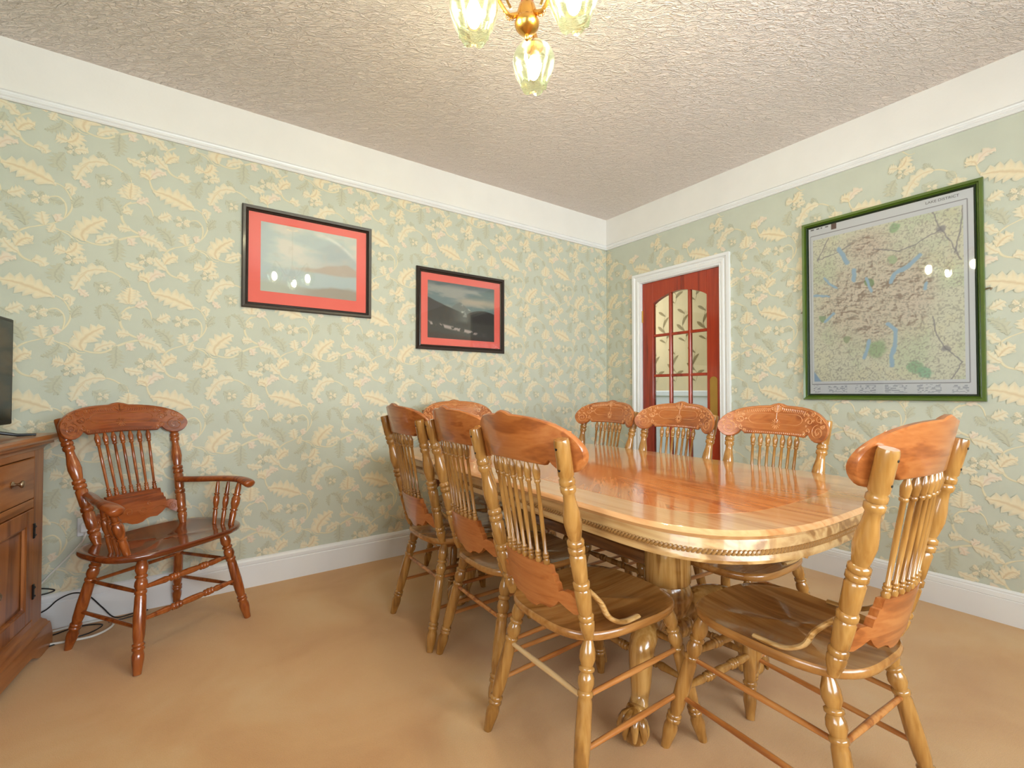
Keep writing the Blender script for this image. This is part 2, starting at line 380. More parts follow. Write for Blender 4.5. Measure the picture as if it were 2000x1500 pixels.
# ---------------------------------------------------------------- wallpaper print
TILE=[('B',0.05,[(0.082,-0.0262),(0.0548,-0.016),(0.0159,0.0009),(-0.0276,0.016),(-0.07,0.023),(-0.0882,0.0216)]),('C',0.014,[(0.089,-0.0387),(0.0717,-0.0194),(0.0574,0.0005)]),('S',0.004,[(0.0661,-0.0224),(0.0917,-0.026),(0.1148,-0.04),(0.1344,-0.0712),(0.1448,-0.109),(0.1376,-0.1468),(0.1165,-0.182),(0.0854,-0.2102),(0.0408,-0.2314),(0.0026,-0.2471)]),('C',0.016,[(0.1178,-0.0472),(0.1321,-0.0275),(0.1439,-0.0366),(0.1414,-0.0735)]),('G',0.02,[(0.1478,-0.1203),(0.1564,-0.0941),(0.171,-0.076),(0.1828,-0.0674)]),('G',0.016,[(0.1467,-0.1246),(0.1654,-0.1041),(0.1832,-0.0999)]),('C',0.03,[(0.053,-0.2273),(0.046,-0.2029),(0.0429,-0.1761),(0.04,-0.1689)]),('C',0.02,[(0.0855,-0.2157),(0.0772,-0.2356),(0.0691,-0.2586)]),('P',0.02,[(0.091,-0.205),(0.0965,-0.184),(0.0878,-0.17)]),('S',0.004,[(0.1165,-0.182),(0.1237,-0.15),(0.1216,-0.1184),(0.108,-0.0945),(0.0896,-0.0862),(0.0614,-0.0971)]),('G',0.014,[(0.1186,-0.1111),(0.1013,-0.1112),(0.087,-0.1067)]),('F',0.03,[(0.0337,-0.1078),(0.0349,-0.1083)]),('G',0.022,[(0.0671,-0.0996),(0.0785,-0.1064),(0.0898,-0.1036)]),('S',0.004,[(0.0742,-0.2228),(0.1029,-0.2423),(0.1348,-0.2559),(0.1497,-0.2771),(0.1647,-0.2985),(0.1827,-0.3171)]),('G',0.022,[(0.1087,-0.2451),(0.1004,-0.2746),(0.0752,-0.2992),(0.0473,-0.3084)]),('G',0.016,[(0.1438,-0.2702),(0.1559,-0.3001),(0.162,-0.3192)]),('S',0.006,[(0.0026,-0.2471),(-0.0267,-0.2685),(-0.0405,-0.3057),(-0.0362,-0.3508),(-0.0172,-0.3858),(0.0127,-0.4001),(0.0347,-0.4027)]),('B',0.034,[(-0.038,-0.3396),(-0.0234,-0.3139),(-0.0021,-0.2983),(0.0169,-0.3024)]),('C',0.026,[(-0.0281,-0.3685),(-0.0521,-0.3498),(-0.0707,-0.3267),(-0.0761,-0.3088)]),('C',0.026,[(0.0127,-0.3985),(0.0318,-0.3931),(0.0485,-0.4021),(0.0553,-0.4182)]),('C',0.022,[(-0.0293,-0.269),(-0.0506,-0.2581),(-0.064,-0.2381),(-0.0823,-0.2344)]),('B',0.046,[(0.1901,-0.2775),(0.1789,-0.2431),(0.2025,-0.2058),(0.2326,-0.1789),(0.2664,-0.1593)]),('C',0.024,[(0.1911,-0.2651),(0.173,-0.2443),(0.1518,-0.2082)]),('S',0.006,[(0.19,-0.2735),(0.2185,-0.2828),(0.2647,-0.2801),(0.3148,-0.2456),(0.3796,-0.217),(0.4331,-0.2118),(0.4815,-0.2401)]),('C',0.024,[(0.2276,-0.2787),(0.252,-0.2535),(0.2893,-0.238),(0.3084,-0.2385)]),('P',0.024,[(0.3437,-0.2316),(0.3588,-0.2457),(0.3637,-0.2678)]),('C',0.034,[(0.3928,-0.2179),(0.4265,-0.2243),(0.4607,-0.2352)]),('P',0.018,[(0.3928,-0.2136),(0.4026,-0.1945),(0.4194,-0.1912)]),('G',0.036,[(0.3116,-0.2462),(0.3076,-0.2847),(0.3093,-0.318),(0.3002,-0.3572)]),('S',0.006,[(0.4815,-0.2401),(0.4332,-0.2144),(0.3794,-0.1991),(0.3431,-0.1767),(0.3233,-0.1428),(0.3228,-0.1007),(0.3386,-0.0675),(0.358,-0.0501)]),('B',0.036,[(0.3546,-0.0339),(0.3542,-0.0042),(0.3572,0.0221),(0.3583,0.0438)]),('C',0.028,[(0.3513,-0.039),(0.3348,-0.0175),(0.3197,0.0125)]),('C',0.026,[(0.3546,-0.0382),(0.374,-0.0078),(0.3848,0.0335)]),('S',0.004,[(0.3419,-0.065),(0.3777,-0.048),(0.4111,-0.0436),(0.435,-0.0666),(0.4443,-0.1036)]),('P',0.022,[(0.3777,-0.048),(0.4009,-0.0356),(0.4243,-0.017)]),('C',0.024,[(0.3275,-0.1124),(0.3455,-0.0998),(0.3619,-0.1046)]),('C',0.026,[(0.3595,-0.1903),(0.3335,-0.1854),(0.3078,-0.1882)]),('G',0.022,[(0.3212,-0.1264),(0.3066,-0.0834),(0.2841,-0.0535),(0.2559,-0.052)]),('G',0.016,[(0.2528,-0.0544),(0.2407,-0.0781),(0.2474,-0.122)]),('C',0.028,[(0.4628,-0.1083),(0.487,-0.0986),(0.515,-0.0792)]),('G',0.026,[(0.4456,-0.099),(0.4663,-0.1119),(0.4873,-0.1205)]),('G',0.024,[(0.4117,-0.1021),(0.4254,-0.1251),(0.4461,-0.1467)]),('G',0.04,[(0.2238,0.0539),(0.2487,0.0358),(0.2771,0.0058)]),('F',0.02,[(0.2612,0.0267),(0.2625,0.0262)]),('S',0.004,[(0.3569,0.0477),(0.3501,0.0714),(0.324,0.0898),(0.2917,0.1103),(0.2539,0.1162),(0.2171,0.1056)]),('C',0.03,[(0.2727,0.1133),(0.2354,0.115),(0.1989,0.1004),(0.1692,0.0715)]),('C',0.03,[(0.1989,0.0963),(0.1753,0.0651),(0.1608,0.0286),(0.1522,0.006)]),('C',0.018,[(0.187,0.0847),(0.1993,0.0677),(0.2115,0.0588)]),('G',0.022,[(0.2727,0.1133),(0.2507,0.1319),(0.2336,0.1642)]),('G',0.024,[(0.324,0.0898),(0.3405,0.0603),(0.3536,0.0553)]),('P',0.018,[(0.1699,0.0148),(0.1881,-0.0049),(0.2063,-0.0165)]),('B',0.034,[(0.4301,0.0756),(0.4217,0.0951),(0.4028,0.1029),(0.3894,0.101)]),('P',0.026,[(0.43,0.0843),(0.4468,0.1149),(0.4708,0.1285),(0.4953,0.1194)]),('S',0.005,[(0.4266,0.0833),(0.4338,0.0505),(0.4477,0.0261),(0.4789,0.0138)]),('G',0.024,[(0.4477,0.0261),(0.4719,0.0164),(0.5034,0.0154)]),('F',0.028,[(0.4141,-0.33),(0.4155,-0.3307)]),('G',0.026,[(0.4508,-0.2719),(0.4409,-0.304),(0.4208,-0.3289)]),('C',0.022,[(0.3386,-0.3552),(0.3615,-0.3668),(0.3912,-0.3723),(0.4146,-0.373)]),('G',0.034,[(0.1157,0.1246),(0.096,0.0908),(0.0906,0.0613),(0.111,0.0391)]),('B',0.034,[(0.1238,0.1754),(0.1442,0.1858),(0.1587,0.2066),(0.1614,0.2319)]),('C',0.03,[(0.1267,0.1803),(0.1063,0.1859),(0.0862,0.1915)]),('F',0.024,[(0.1447,0.1455),(0.1459,0.145)]),('C',0.024,[(0.1505,0.1473),(0.1742,0.1545),(0.1983,0.1536)]),('G',0.03,[(-0.0072,-0.2414),(-0.0195,-0.1978),(-0.0438,-0.1726),(-0.0729,-0.1565)]),('S',0.003,[(0.1973,0.2354),(0.1733,0.2358),(0.1552,0.2543),(0.1343,0.2757),(0.1081,0.2788)])]

KC={'B':((208,184,146),(226,214,184),(214,208,184)),'C':((212,192,156),(223,214,188),(212,208,184)),'P':((216,192,168),(224,210,190),(212,207,186)),
    'G':((172,171,152),(192,192,170),(212,211,190)),'S':((224,214,180),(222,212,178),(208,202,176)),'F':((174,172,154),(222,218,198),(206,204,182))}
def leaf2d(kind,w,pts):
    """returns list of (x,z,lift,color) verts & faces for a lobed leaf / stem"""
    c0,c1,c2=[np.array(s2l(c)) for c in KC[kind]]
    V=[];F=[]
    if kind=='F':
        cx,cz=pts[0]; R=w
        for ring,(rr,col) in enumerate(((0,c1),(.35,c1),(.6,c0),(1,c1))):
            for i in range(20):
                a=2*pi*i/20; q=rr*R*(1 if ring<3 else (.72+.3*abs(math.cos(a*2.5))))
                V.append((cx+q*math.cos(a),cz+q*math.sin(a)*.85,.0006*(1-rr),col))
        for r_ in range(3):
            for i in range(20): F.append((r_*20+i,r_*20+(i+1)%20,(r_+1)*20+(i+1)%20,(r_+1)*20+i))
        return V,F
    P=smoothpts([(x,z,0) for x,z in pts],4 if kind=='S' else 5)
    L=[0]
    for i in range(1,len(P)): L.append(L[-1]+(P[i]-P[i-1]).length)
    n=len(P) if kind=='S' else 31
    bg=np.array(s2l((198,198,181)))
    for i in range(n):
        t=i/(n-1); s=t*L[-1]; j=min(max(np.searchsorted(L,s)-1,0),len(P)-2); f=(s-L[j])/max(L[j+1]-L[j],1e-9)
        p=P[j].lerp(P[j+1],f); d=(P[j+1]-P[j]).normalized(); nn=Vector((-d.y,d.x,0))
        if kind=='S':
            hw=w*(.6+.4*math.sin(pi*t)); V+= [(p.x-nn.x*hw,p.y-nn.y*hw,.0,c2),(p.x,p.y,.0007,c0),(p.x+nn.x*hw,p.y+nn.y*hw,0,c2)]
        else:
            env=math.sin(pi*min(t**.72*.95+.04,1))**.75
            lob={'B':5.5,'C':3.6,'P':3.2,'G':6.5}[kind]
            for sg in(-1,1):
                ph=(t*lob+(.5 if sg>0 else 0))%1; k=(1-ph)
                lobe=(.42+.58*k**.55) if kind!='G' else (.18+.82*k**.7)
                hw=w*1.12*env*lobe; sh=w*.42*env*k+w*.22*env
                vein=math.exp(-((ph-.12)/.16)**2)
                cm=c1*(1-.35*vein)+c0*.35*vein
                if ph>.8: cm=cm*.72+bg*.28
                ce=(c2 if kind!='G' else c1)*(.55+.45*k)+bg*(.45-.45*k)
                row=[(hw,sh,ce,0),(hw*.62,sh*.6,cm,.0007),(hw*.25,sh*.25,c1,.0006)]
                if sg>0: row=row[::-1]
                if sg>0: V.append((p.x,p.y,.0011,c0*.75+c1*.25))
                for q,s_,col,lift in row: V.append((p.x+nn.x*q*sg+d.x*s_,p.y+nn.y*q*sg+d.y*s_,lift,col))
    m_=3 if kind=='S' else 7
    for i in range(n-1):
        for k in range(m_-1): F.append((i*m_+k,i*m_+k+1,(i+1)*m_+k+1,(i+1)*m_+k))
    return V,F
T2=[]
for k_,w_,p_ in TILE:
    if k_!='F': T2.append((k_,w_,p_)); continue
    cx,cz=p_[0]
    for q in range(7):
        a=2*pi*q/7+.3; rr=w_*1.25; T2.append(('G' if q%2 else 'C',w_*.42,[(cx+.15*rr*math.cos(a),cz+.15*rr*math.sin(a)),(cx+.6*rr*math.cos(a+.15),cz+.55*rr*math.sin(a+.15)),(cx+rr*math.cos(a),cz+.9*rr*math.sin(a))]))
    T2.append(('F',w_*.33,p_))
TILE=T2
TV=[leaf2d(*t) for t in sorted(TILE,key=lambda t:'SGFCPB'.index(t[0]))]
def paper(side,parent,o_h,o_z,h0,h1,hole=None):
    mb=MB()
    ni=int((h1-h0)/.53)+3; 
    for a in range(-1,ni+1):
        for bz in range(-1,6):
            for li,(V,F) in enumerate(TV):
                ox=o_h+(math.floor((h0-o_h)/.53)+a)*.53; oz=(o_z%.52)-.52+bz*.52
                vs=[];cs=[];ok=True
                zc=oz+sum(v[1] for v in V)/len(V); hc=ox+sum(v[0] for v in V)/len(V)
                if zc<.13 or zc>2.40 or hc<h0-.06 or hc>h1+.06: continue
                jit=random.uniform(.94,1.05)
                good=[]
                for x,z,l,c in V:
                    h=ox+x; zz=oz+z
                    good.append(.12<zz<2.40 and h0<h<h1 and not(hole and hole[0]<h<hole[1] and zz<hole[2]))
                    off=-(.0004+.00003*li+l)
                    vs.append((h,off,zz) if side=='L' else (off,-h,zz)); cs.append(tuple(c))
                ff=[f for f in F if all(good[i] for i in f)]
                if ff:
                    if side=='R': pass
                    mb.add(vs,ff,cs)
    obj('wallpaper_pattern',mb,M['print'],parent,kind='stuff')
paper('L',wl_,-3.724,2.068,XW+.01,-.002)
paper('R',wr_o,2.529,.543,.002,-YW-.01,hole=(.34,1.16,2.05))
# ---------------------------------------------------------------- door
door=bpy.data.objects.new('door_1',None); COL.objects.link(door); door['kind']='structure'; door.location=(0,-.745,0)
def dobj(name,mb,m,**k):
    o=obj(name,mb,m,door,**k); o.location=(0,.745,0); return o
arx=[-.987,-.93,-.837,-.745,-.665,-.56,-.504]; arz=[1.803,1.838,1.866,1.876,1.866,1.838,1.803]
arch=lambda y: float(np.interp(y,arx,arz))
X0,X1=.012,.052
lf=MB(); lf.box(X0,X1,-1.095,-.987,.005,1.985,.002); lf.box(X0,X1,-.504,-.4,.005,1.985,.002)
lf.box(X0,X1,-.987,-.504,.005,.22,.002)
ys=np.linspace(-.987,-.504,33); R_=[]
fz=lambda y: 1.803+.073*math.sin(pi*(y+.987)/.483)**.8 if 0<(y+.987)<.483 else 1.803
for y in ys: R_.append([(X0,y,fz(y)),(X0,y,1.985),(X1,y,1.985),(X1,y,fz(y))])
lf.rings(R_)
dobj('door_leaf',lf,M['door'],angle=30)
vb=[-.837,-.665]; hz=[.55,.88,1.21,1.54]
for y in vb:
    b_=MB(); b_.box(X0+.004,X1-.004,y-.011,y+.011,.22,fz(y)+.004,.004); dobj('glazing_bar',b_,M['door'])
for z in hz:
    b_=MB(); b_.box(X0+.006,X1-.006,-.987,-.504,z-.011,z+.011,.004); dobj('glazing_bar',b_,M['door'])
yc=[-.987,-.837,-.665,-.504]; zc=[.22,.55,.88,1.21,1.54,None]
for i in range(3):
    for j in range(5):
        ya,yb=yc[i],yc[i+1]; g=MB()
        if zc[j+1] is not None: g.box(.030,.034,ya,yb,zc[j],zc[j+1])
        else:
            R_=[]
            for y in np.linspace(ya,yb,7): R_.append([(.030,y,zc[j]),(.030,y,fz(y)+.003),(.034,y,fz(y)+.003),(.034,y,zc[j])])
            g.rings(R_)
        dobj('pane',g,M['glass'],smooth=False)
pl_=MB(); A=[];B=[]
def platepts(x):
    out=[(x,-1.07,.90),(x,-1.012,.90),(x,-1.012,1.165)]
    for k in range(1,8): a=pi*k/8; out.append((x,-1.041+.029*math.cos(a),1.165+.025*math.sin(a)))
    return out+[(x,-1.07,1.165)]
pl_.rings([platepts(X0),platepts(X0-.004)]); pp=dobj('push_plate',pl_,M['dbrass'],angle=30); pp['label']='brass finger plate'
hn=MB(); hn.lathe((X0-.004,-.402,1.66),(X0-.004,-.402,1.76),[(0,.006),(1,.006)],8); hn.lathe((X0-.004,-.402,.3),(X0-.004,-.402,.4),[(0,.006),(1,.006)],8); dobj('hinge',hn,M['dbrass'])
# lining + architrave
ln=MB(); ln.box(0,.1,DY0,DY0+.012,0,DZ); ln.box(0,.1,DY1-.012,DY1,0,DZ); ln.box(0,.1,DY0+.012,DY1-.012,DZ-.008,DZ); dobj('door_lining',ln,M['white'],smooth=False)
ar=MB(); P_=[(0,0),(.016,.0),(.018,.006),(.014,.012),(.020,.020),(.020,.034),(.012,.040),(.015,.050),(.024,.058),(.024,.078),(0,.078)] # (proj, dist from opening)
def arr(y0,y1,zt):
    A=[(-p,y0+q,0) for p,q in P_];B=[(-p,y0+q,zt+q) for p,q in P_];C=[(-p,y1-q,zt+q) for p,q in P_];D=[(-p,y1-q,0) for p,q in P_]
    ar.rings([A,B,C,D])
arr(-.395,-1.102,1.99)
dobj('architrave',ar,M['white'],angle=20)
# ---------------------------------------------------------------- hallway behind the door
M['hallw']=plain('hall_cream_wallpaper',(222,200,156),.8,var=.02)
hw_=struct('wall_hall',MB().box(1.15,1.25,-2.6,1.6,0,H),M['hallw'],smooth=False)
struct('hall_dado_panel',MB().box(1.14,1.15,-2.6,1.6,0,1.05),M['white'],hw_,smooth=False)
struct('dado_rail',MB().box(1.115,1.14,-2.6,1.6,1.03,1.09,.008),M['white'],hw_,smooth=False)
struct('wall_hall_end',MB().box(.1,1.15,1.5,1.6,0,H),M['plaster'],smooth=False)
struct('wall_hall_near',MB().box(.1,1.15,-2.6,-2.5,0,H),M['plaster'],smooth=False)
hp=MB(); KC['H']=((132,108,58),(150,126,74),(166,142,88)); 
def hleaf(pts,w,kind='H'):
    c0,c1,c2=[np.array(s2l(c)) for c in KC['H']]
    P=smoothpts([(a,b_,0) for a,b_ in pts],5); n=len(P); vs=[];cs=[]
    for i,p in enumerate(P):
        t=i/(n-1); d=(P[min(i+1,n-1)]-P[max(i-1,0)]).normalized(); q=w*math.sin(pi*min(t*.97+.015,1))
        for s_,c in((-1,c2),(0,c0),(1,c1)): vs.append((1.1488,p.x-d.y*q*s_,p.y+d.x*q*s_)); cs.append(tuple(c))
    hp.add(vs,[(i*3+k,i*3+k+1,i*3+k+4,i*3+k+3) for i in range(n-1) for k in(0,1)],cs)
for i in range(-5,8):
    for j in range(3):
        y0=.1+i*.24+(.12 if j%2 else 0); z0=1.14+j*.42
        hleaf([(y0,z0+.02),(y0-.03,z0+.12),(y0+.02,z0+.22),(y0-.02,z0+.40)],.0025)
        for (dy,dz,ex,ez,w) in ((-.02,.10,-.11,.16,.018),(.0,.16,.09,.24,.018),(.02,.22,-.05,.33,.016),(-.01,.34,.08,.40,.015),(-.01,.05,.07,.09,.012)):
            hleaf([(y0+dy,z0+dz),(y0+(dy+ex)/2+.01,z0+(dz+ez)/2+.01),(y0+ex,z0+ez)],w)
obj('leaf_pattern',hp,M['print'],hw_,kind='stuff')
hm=thing('hall_mirror','narrow dark framed mirror on the hallway wall seen through the glazed door','mirror',(1.145,.78,1.55))
fm=MB(); fm.box(-.02,0,-.16,.16,-.42,-.39); fm.box(-.02,0,-.16,.16,.39,.42); fm.box(-.02,0,-.16,-.13,-.39,.39); fm.box(-.02,0,.13,.16,-.39,.39)
obj('frame',fm,M['black'],hm,smooth=False); obj('mirror_glass',MB().box(-.008,0,-.13,.13,-.39,.39),plain('mirror_silver',(200,215,215),.05,metal=1),hm,smooth=False)
# ---------------------------------------------------------------- framed pictures
def frame_mesh(w,h,fw,fd,inner=.0):
    """picture frame profile swept round a rectangle in local XZ, back at y=0, front at -fd ; returns MB"""
    prof=[(0,0),(0,-fd*.75),(fw*.12,-fd),(fw*.55,-fd*.86),(fw*.7,-fd*.55),(fw*.85,-fd*.62),(fw,-fd*.45),(fw,0)]
    mb=MB(); R_=[]
    for sx,sz in((-1,-1),(1,-1),(1,1),(-1,1),(-1,-1)):
        R_.append([(sx*(w/2-q),y,sz*(h/2-q)) for q,y in prof])
    mb.rings(R_,close=False); return mb
def grid_print(w,h,nx,ny,fn,y=0):
    u,v=np.meshgrid(np.linspace(0,1,nx),np.linspace(0,1,ny)); col=fn(u,v)
    me=bpy.data.meshes.new('print'); vs=np.stack([(u-.5)*w,np.full_like(u,y),(v-.5)*h],-1).reshape(-1,3)
    idx=np.arange(nx*ny).reshape(ny,nx); F=np.stack([idx[:-1,:-1],idx[:-1,1:],idx[1:,1:],idx[1:,:-1]],-1).reshape(-1,4)
    me.from_pydata(vs.tolist(),[],F.tolist()); me.materials.append(M['picprint'])
    c=np.where(col/255<=.04045,col/255/12.92,((np.clip(col,0,255)/255+.055)/1.055)**2.4).reshape(-1,3)
    at=me.color_attributes.new('Col','FLOAT_COLOR','POINT'); at.data.foreach_set('color',np.concatenate([c,np.ones((len(c),1))],1).astype(np.float32).ravel())
    me.update(); return me
ss=lambda a,b,x: np.clip((x-a)/(b-a),0,1)**2*(3-2*np.clip((x-a)/(b-a),0,1))
def mixc(c,new,m): return c*(1-m[...,None])+np.array(new,float)*m[...,None]
def paint1(u,v):
    c=np.zeros(u.shape+(3,))+np.array((188,196,184.)); n=fbm(u*4,v*6,4,1); n2=fbm(u*14,v*16,3,2)
    c=mixc(c,(212,204,186),ss(.45,.75,n)); c=mixc(c,(168,180,178),ss(.5,.3,n)*.5)
    # pale swoop of light at upper right
    d=np.abs(v-(.95-.55*(u-.55)**2*3)); c=mixc(c,(222,220,206),(1-ss(.0,.05,d))*ss(.5,.7,u)*.8)
    peak=.62+.22*np.exp(-((u-.74)/.2)**2)+.03*(n2-.5); c=mixc(c,(164,170,166),ss(.05,-.05,v-peak)*ss(.3,.8,u)*.6)
    hill=.40+.13*np.exp(-((u-.86)/.28)**2)+.05*(fbm(u*9,v*0,3,5)-.5); c=mixc(c,(180,158,136),ss(.02,-.02,v-hill)*ss(.2,.6,u)*.8)
    c=mixc(c,(176,186,182),ss(.03,-.02,v-.36+.04*(n-.5))); c=mixc(c,(190,180,160),ss(.6,.8,n2)*.25)
    fg=.10+.07*np.exp(-((u-.85)/.3)**2)+.04*(n2-.5); c=mixc(c,(156,136,116),ss(.03,-.03,v-fg)*ss(.1,.6,u)*.75)
    c=mixc(c,(180,176,150),ss(.12,-.02,v-.12)*ss(.5,.2,u)*.6); return c
def paint2(u,v):
    c=np.zeros(u.shape+(3,))+np.array((112,128,126.)); n=fbm(u*3,v*9,4,11); n2=fbm(u*20,v*16,3,12)
    c=mixc(c,(158,156,146),ss(.45,.7,n)); c=mixc(c,(188,168,146),(1-ss(0,.12,np.abs(v-.70)))*ss(.25,.6,u)*.8); c=mixc(c,(76,88,90),ss(.88,1,v)*.7)
    pk=.68-.85*np.abs(u-.46)+.02*(n2-.5); c=mixc(c,(120,122,116),ss(.01,-.01,v-pk)); c=mixc(c,(188,188,176),ss(.01,-.01,v-pk)*ss(.46,.5,u)*ss(.55,.75,n2)*.9)
    l=.70-.42*u+.03*(fbm(u*8,v*0,3,13)-.5); c=mixc(c,(60,52,46),ss(.01,-.01,v-l)*ss(.62,.3,u*.8+.1))
    r_=.56-1.1*(u-.82)**2*1.2; c=mixc(c,(54,48,44),ss(.01,-.01,v-r_)*ss(.52,.66,u))
    c=mixc(c,(66,62,56),ss(.36,.28,v)); vv=.26-.18*u; c=mixc(c,(176,158,150),(1-ss(.01,.05,np.abs(v-vv)))*ss(.55,.62,n2)*ss(.9,.6,u))
    c=mixc(c,(64,38,28),ss(.16,.06,v+.1*u)*.7); return c
def picture(label,cx,cz,w,h,fw,paint,mw,tilt):
    t=thing('framed_painting',label,'picture',(cx,0,cz),0,'framed landscape paintings on the left wall')
    t.rotation_euler=(0,0,0)
    obj('frame',frame_mesh(w,h,fw,.022),M['bframe'],t,angle=25).location=(0,-.001,0)
    iw,ih=w-2*fw+.004,h-2*fw+.004
    obj('mount',MB().box(-iw/2,iw/2,-.006,-.003,-ih/2,ih/2),M['coral'],t,smooth=False)
    pw,ph,ox,oz=mw
    o=obj('painting',grid_print(pw,ph,170,120,paint),None,t); o.location=(ox,-.0066,oz)
    obj('glass',MB().box(-iw/2,iw/2,-.011,-.009,-ih/2,ih/2),M['picglass'],t,smooth=False)
    return t
picture('larger framed misty lake painting in coral mount, left of the two on the wall',-2.531,1.835,.72,.575,.032,paint1,(.535,.395,0,.012),1)
picture('smaller framed dark mountain painting in coral mount, nearer the room corner',-1.501,1.655,.72,.568,.034,paint2,(.548,.40,0,.0),1)
# map
def seg_d(u,v,pts,asp=1.33):
    d=np.full(u.shape,9.); u=u+.012*(fbm(u*40,v*40,2,71)-.5); v=v+.012*(fbm(u*40,v*40,2,72)-.5)
    for (a,b_),(c_,e_) in zip(pts[:-1],pts[1:]):
        ax,ay,bx,by=a,b_*asp,c_,e_*asp; px,py=u,v*asp; L2=(bx-ax)**2+(by-ay)**2+1e-9
        t=np.clip(((px-ax)*(bx-ax)+(py-ay)*(by-ay))/L2,0,1); d=np.minimum(d,np.hypot(px-ax-t*(bx-ax),py-ay-t*(by-ay)))
    return d
def mapfn(u,v0):
    v=1-v0 # v from the top
    c=np.zeros(u.shape+(3,))+np.array((226,229,236.))
    inside=((u>.035)&(u<.945)&(v>.075)&(v<.925)).astype(float)
    lo=(232,232,214); m_=np.zeros(u.shape+(3,))+np.array(lo,float)
    n=fbm(u*6,v*7,4,21); m_=mixc(m_,(216,226,200),ss(.5,.7,n)*.8); m_=mixc(m_,(238,234,208),ss(.55,.75,fbm(u*9,v*9,3,22))*.5)
    hill=np.exp(-(((u-.40)/.30)**2+((v-.50)/.24)**2)**1.5)+.9*np.exp(-(((u-.40)/.13)**2+((v-.17)/.075)**2)**1.5)+.6*np.exp(-(((u-.66)/.14)**2+((v-.45)/.2)**2)**2)
    hill=np.clip(hill*(.75+.5*fbm(u*7,v*8,2,23)),0,1)
    e_=1e-3; hf=lambda a,b_: 1-np.abs(fbm((a*.86+b_*.5)*13+2*fbm(a*5,b_*6,2,30),(b_*1.3-a*.5)*19,4,24)-.5)*2
    sh=(hf(u+.004,v+.003)-hf(u-.004,v-.003))*hill*9
    m_=mixc(m_,(224,210,198),np.clip(hill*1.1,0,1)*.75)
    m_=mixc(m_,(150,126,114),np.clip(sh*.8,0,1)*.75); m_=mixc(m_,(236,222,208),np.clip(-sh,0,1)*.5)
    for cx,cy,r_,col in ((.46,.75,.075,(166,194,152)),(.68,.86,.05,(156,196,160)),(.57,.12,.04,(160,196,150)),(.42,.38,.03,(130,160,116)),(.56,.28,.04,(180,204,166)),(.74,.89,.04,(150,200,170)),(.1,.55,.03,(150,180,140)),(.27,.68,.03,(160,176,136))):
        d=np.hypot(u-cx,(v-cy)*1.33)+.04*(fbm(u*30,v*30,2,25)-.5); m_=mixc(m_,col,ss(r_,r_*.6,d)*.8)
    # fine lanes : ridged noise lines
    for k,(s_,th,a_) in enumerate(((16,.018,.45),(30,.035,.4))):
        q=np.abs(fbm(u*s_,v*s_*1.3,2,40+k)-.5); m_=mixc(m_,(172,168,158),ss(th,th*.3,q)*a_*(1-hill*.7))
    m_=mixc(m_,(150,146,138),ss(.66,.74,fbm(u*120,v*150,1,50))*.35)
    for cx,cy,r_ in ((.83,.17,.03),(.85,.77,.028),(.07,.2,.015)):
        d=np.hypot(u-cx,(v-cy)*1.33)+.02*(fbm(u*40,v*40,2,51)-.5); m_=mixc(m_,(150,146,156),ss(r_,r_*.4,d)*.8)
    for pts in (((.75,.02),(.80,.10),(.83,.17),(.88,.24),(.93,.34)),((.83,.17),(.70,.22),(.60,.24),(.45,.2)),((.85,.77),(.80,.70),(.78,.6)),((.85,.77),(.93,.84)),((.93,.84),(.86,.94)),((.07,.2),(.2,.18),(.3,.15)),((.07,.2),(.15,.08)),((.95,.05),(.93,.2),(.9,.3))):
        m_=mixc(m_,(136,132,140),ss(.006,.001,seg_d(u,v,pts))*.7)
    for pts,wd in ((((.22,.16),(.25,.20),(.275,.25)),.014),(((.32,.30),(.32,.355)),.014),(((.40,.355),(.415,.40),(.43,.43)),.009),(((.72,.28),(.65,.33),(.57,.36),(.55,.40)),.012),(((.75,.43),(.745,.46)),.008),(((.12,.315),(.15,.35),(.2,.385)),.007),(((.04,.41),(.15,.425)),.007),(((.12,.57),(.18,.53)),.009),(((.53,.62),(.575,.66),(.57,.74),(.55,.79),(.55,.845)),.012),(((.415,.70),(.40,.75),(.38,.80)),.008)):
        m_=mixc(m_,(170,200,224),ss(wd+.005,wd-.003,seg_d(u,v,pts)))
    m_=mixc(m_,(160,186,216),ss(.0,-.01,(u-.035)-(v-.86)*.9)*ss(.86,.87,v))
    # torn coast edge
    c=c*(1-inside[...,None])+m_*inside[...,None]
    ln=lambda x,a: (np.abs(x-a)<.0018).astype(float)
    fr=np.maximum.reduce([ln(u,.018)*(v>.05)*(v<.94),ln(u,.965)*(v>.05)*(v<.94),ln(v,.05)*(u>.018)*(u<.965),ln(v,.94)*(u>.018)*(u<.965)])
    c=mixc(c,(150,150,160),fr)
    # legend text rows
    tx=(v>.948)&(v<.99)&((v*170%1)<.5)&(fbm(u*90,np.floor(v*170)*3.3,1,60)>.52)&(np.sin(u*34+1)>-.6)&(u>.03)&(u<.96)
    c=mixc(c,(140,146,166),tx*.75)
    c=mixc(c,(90,60,56),((u>.17)&(u<.205)&(v>.0)&(v<.035)).astype(float)*.95)
    c=mixc(c,(60,64,74),((u>.02)&(u<.155)&(np.abs(v-.012)<.004)&(fbm(u*80,v*0,1,61)>.4)).astype(float)*.8)
    return c
mp_=thing('framed_map','large green framed relief map of lakes and hills hanging on the right wall','map',(0,-2.051,1.571),math.radians(-90))
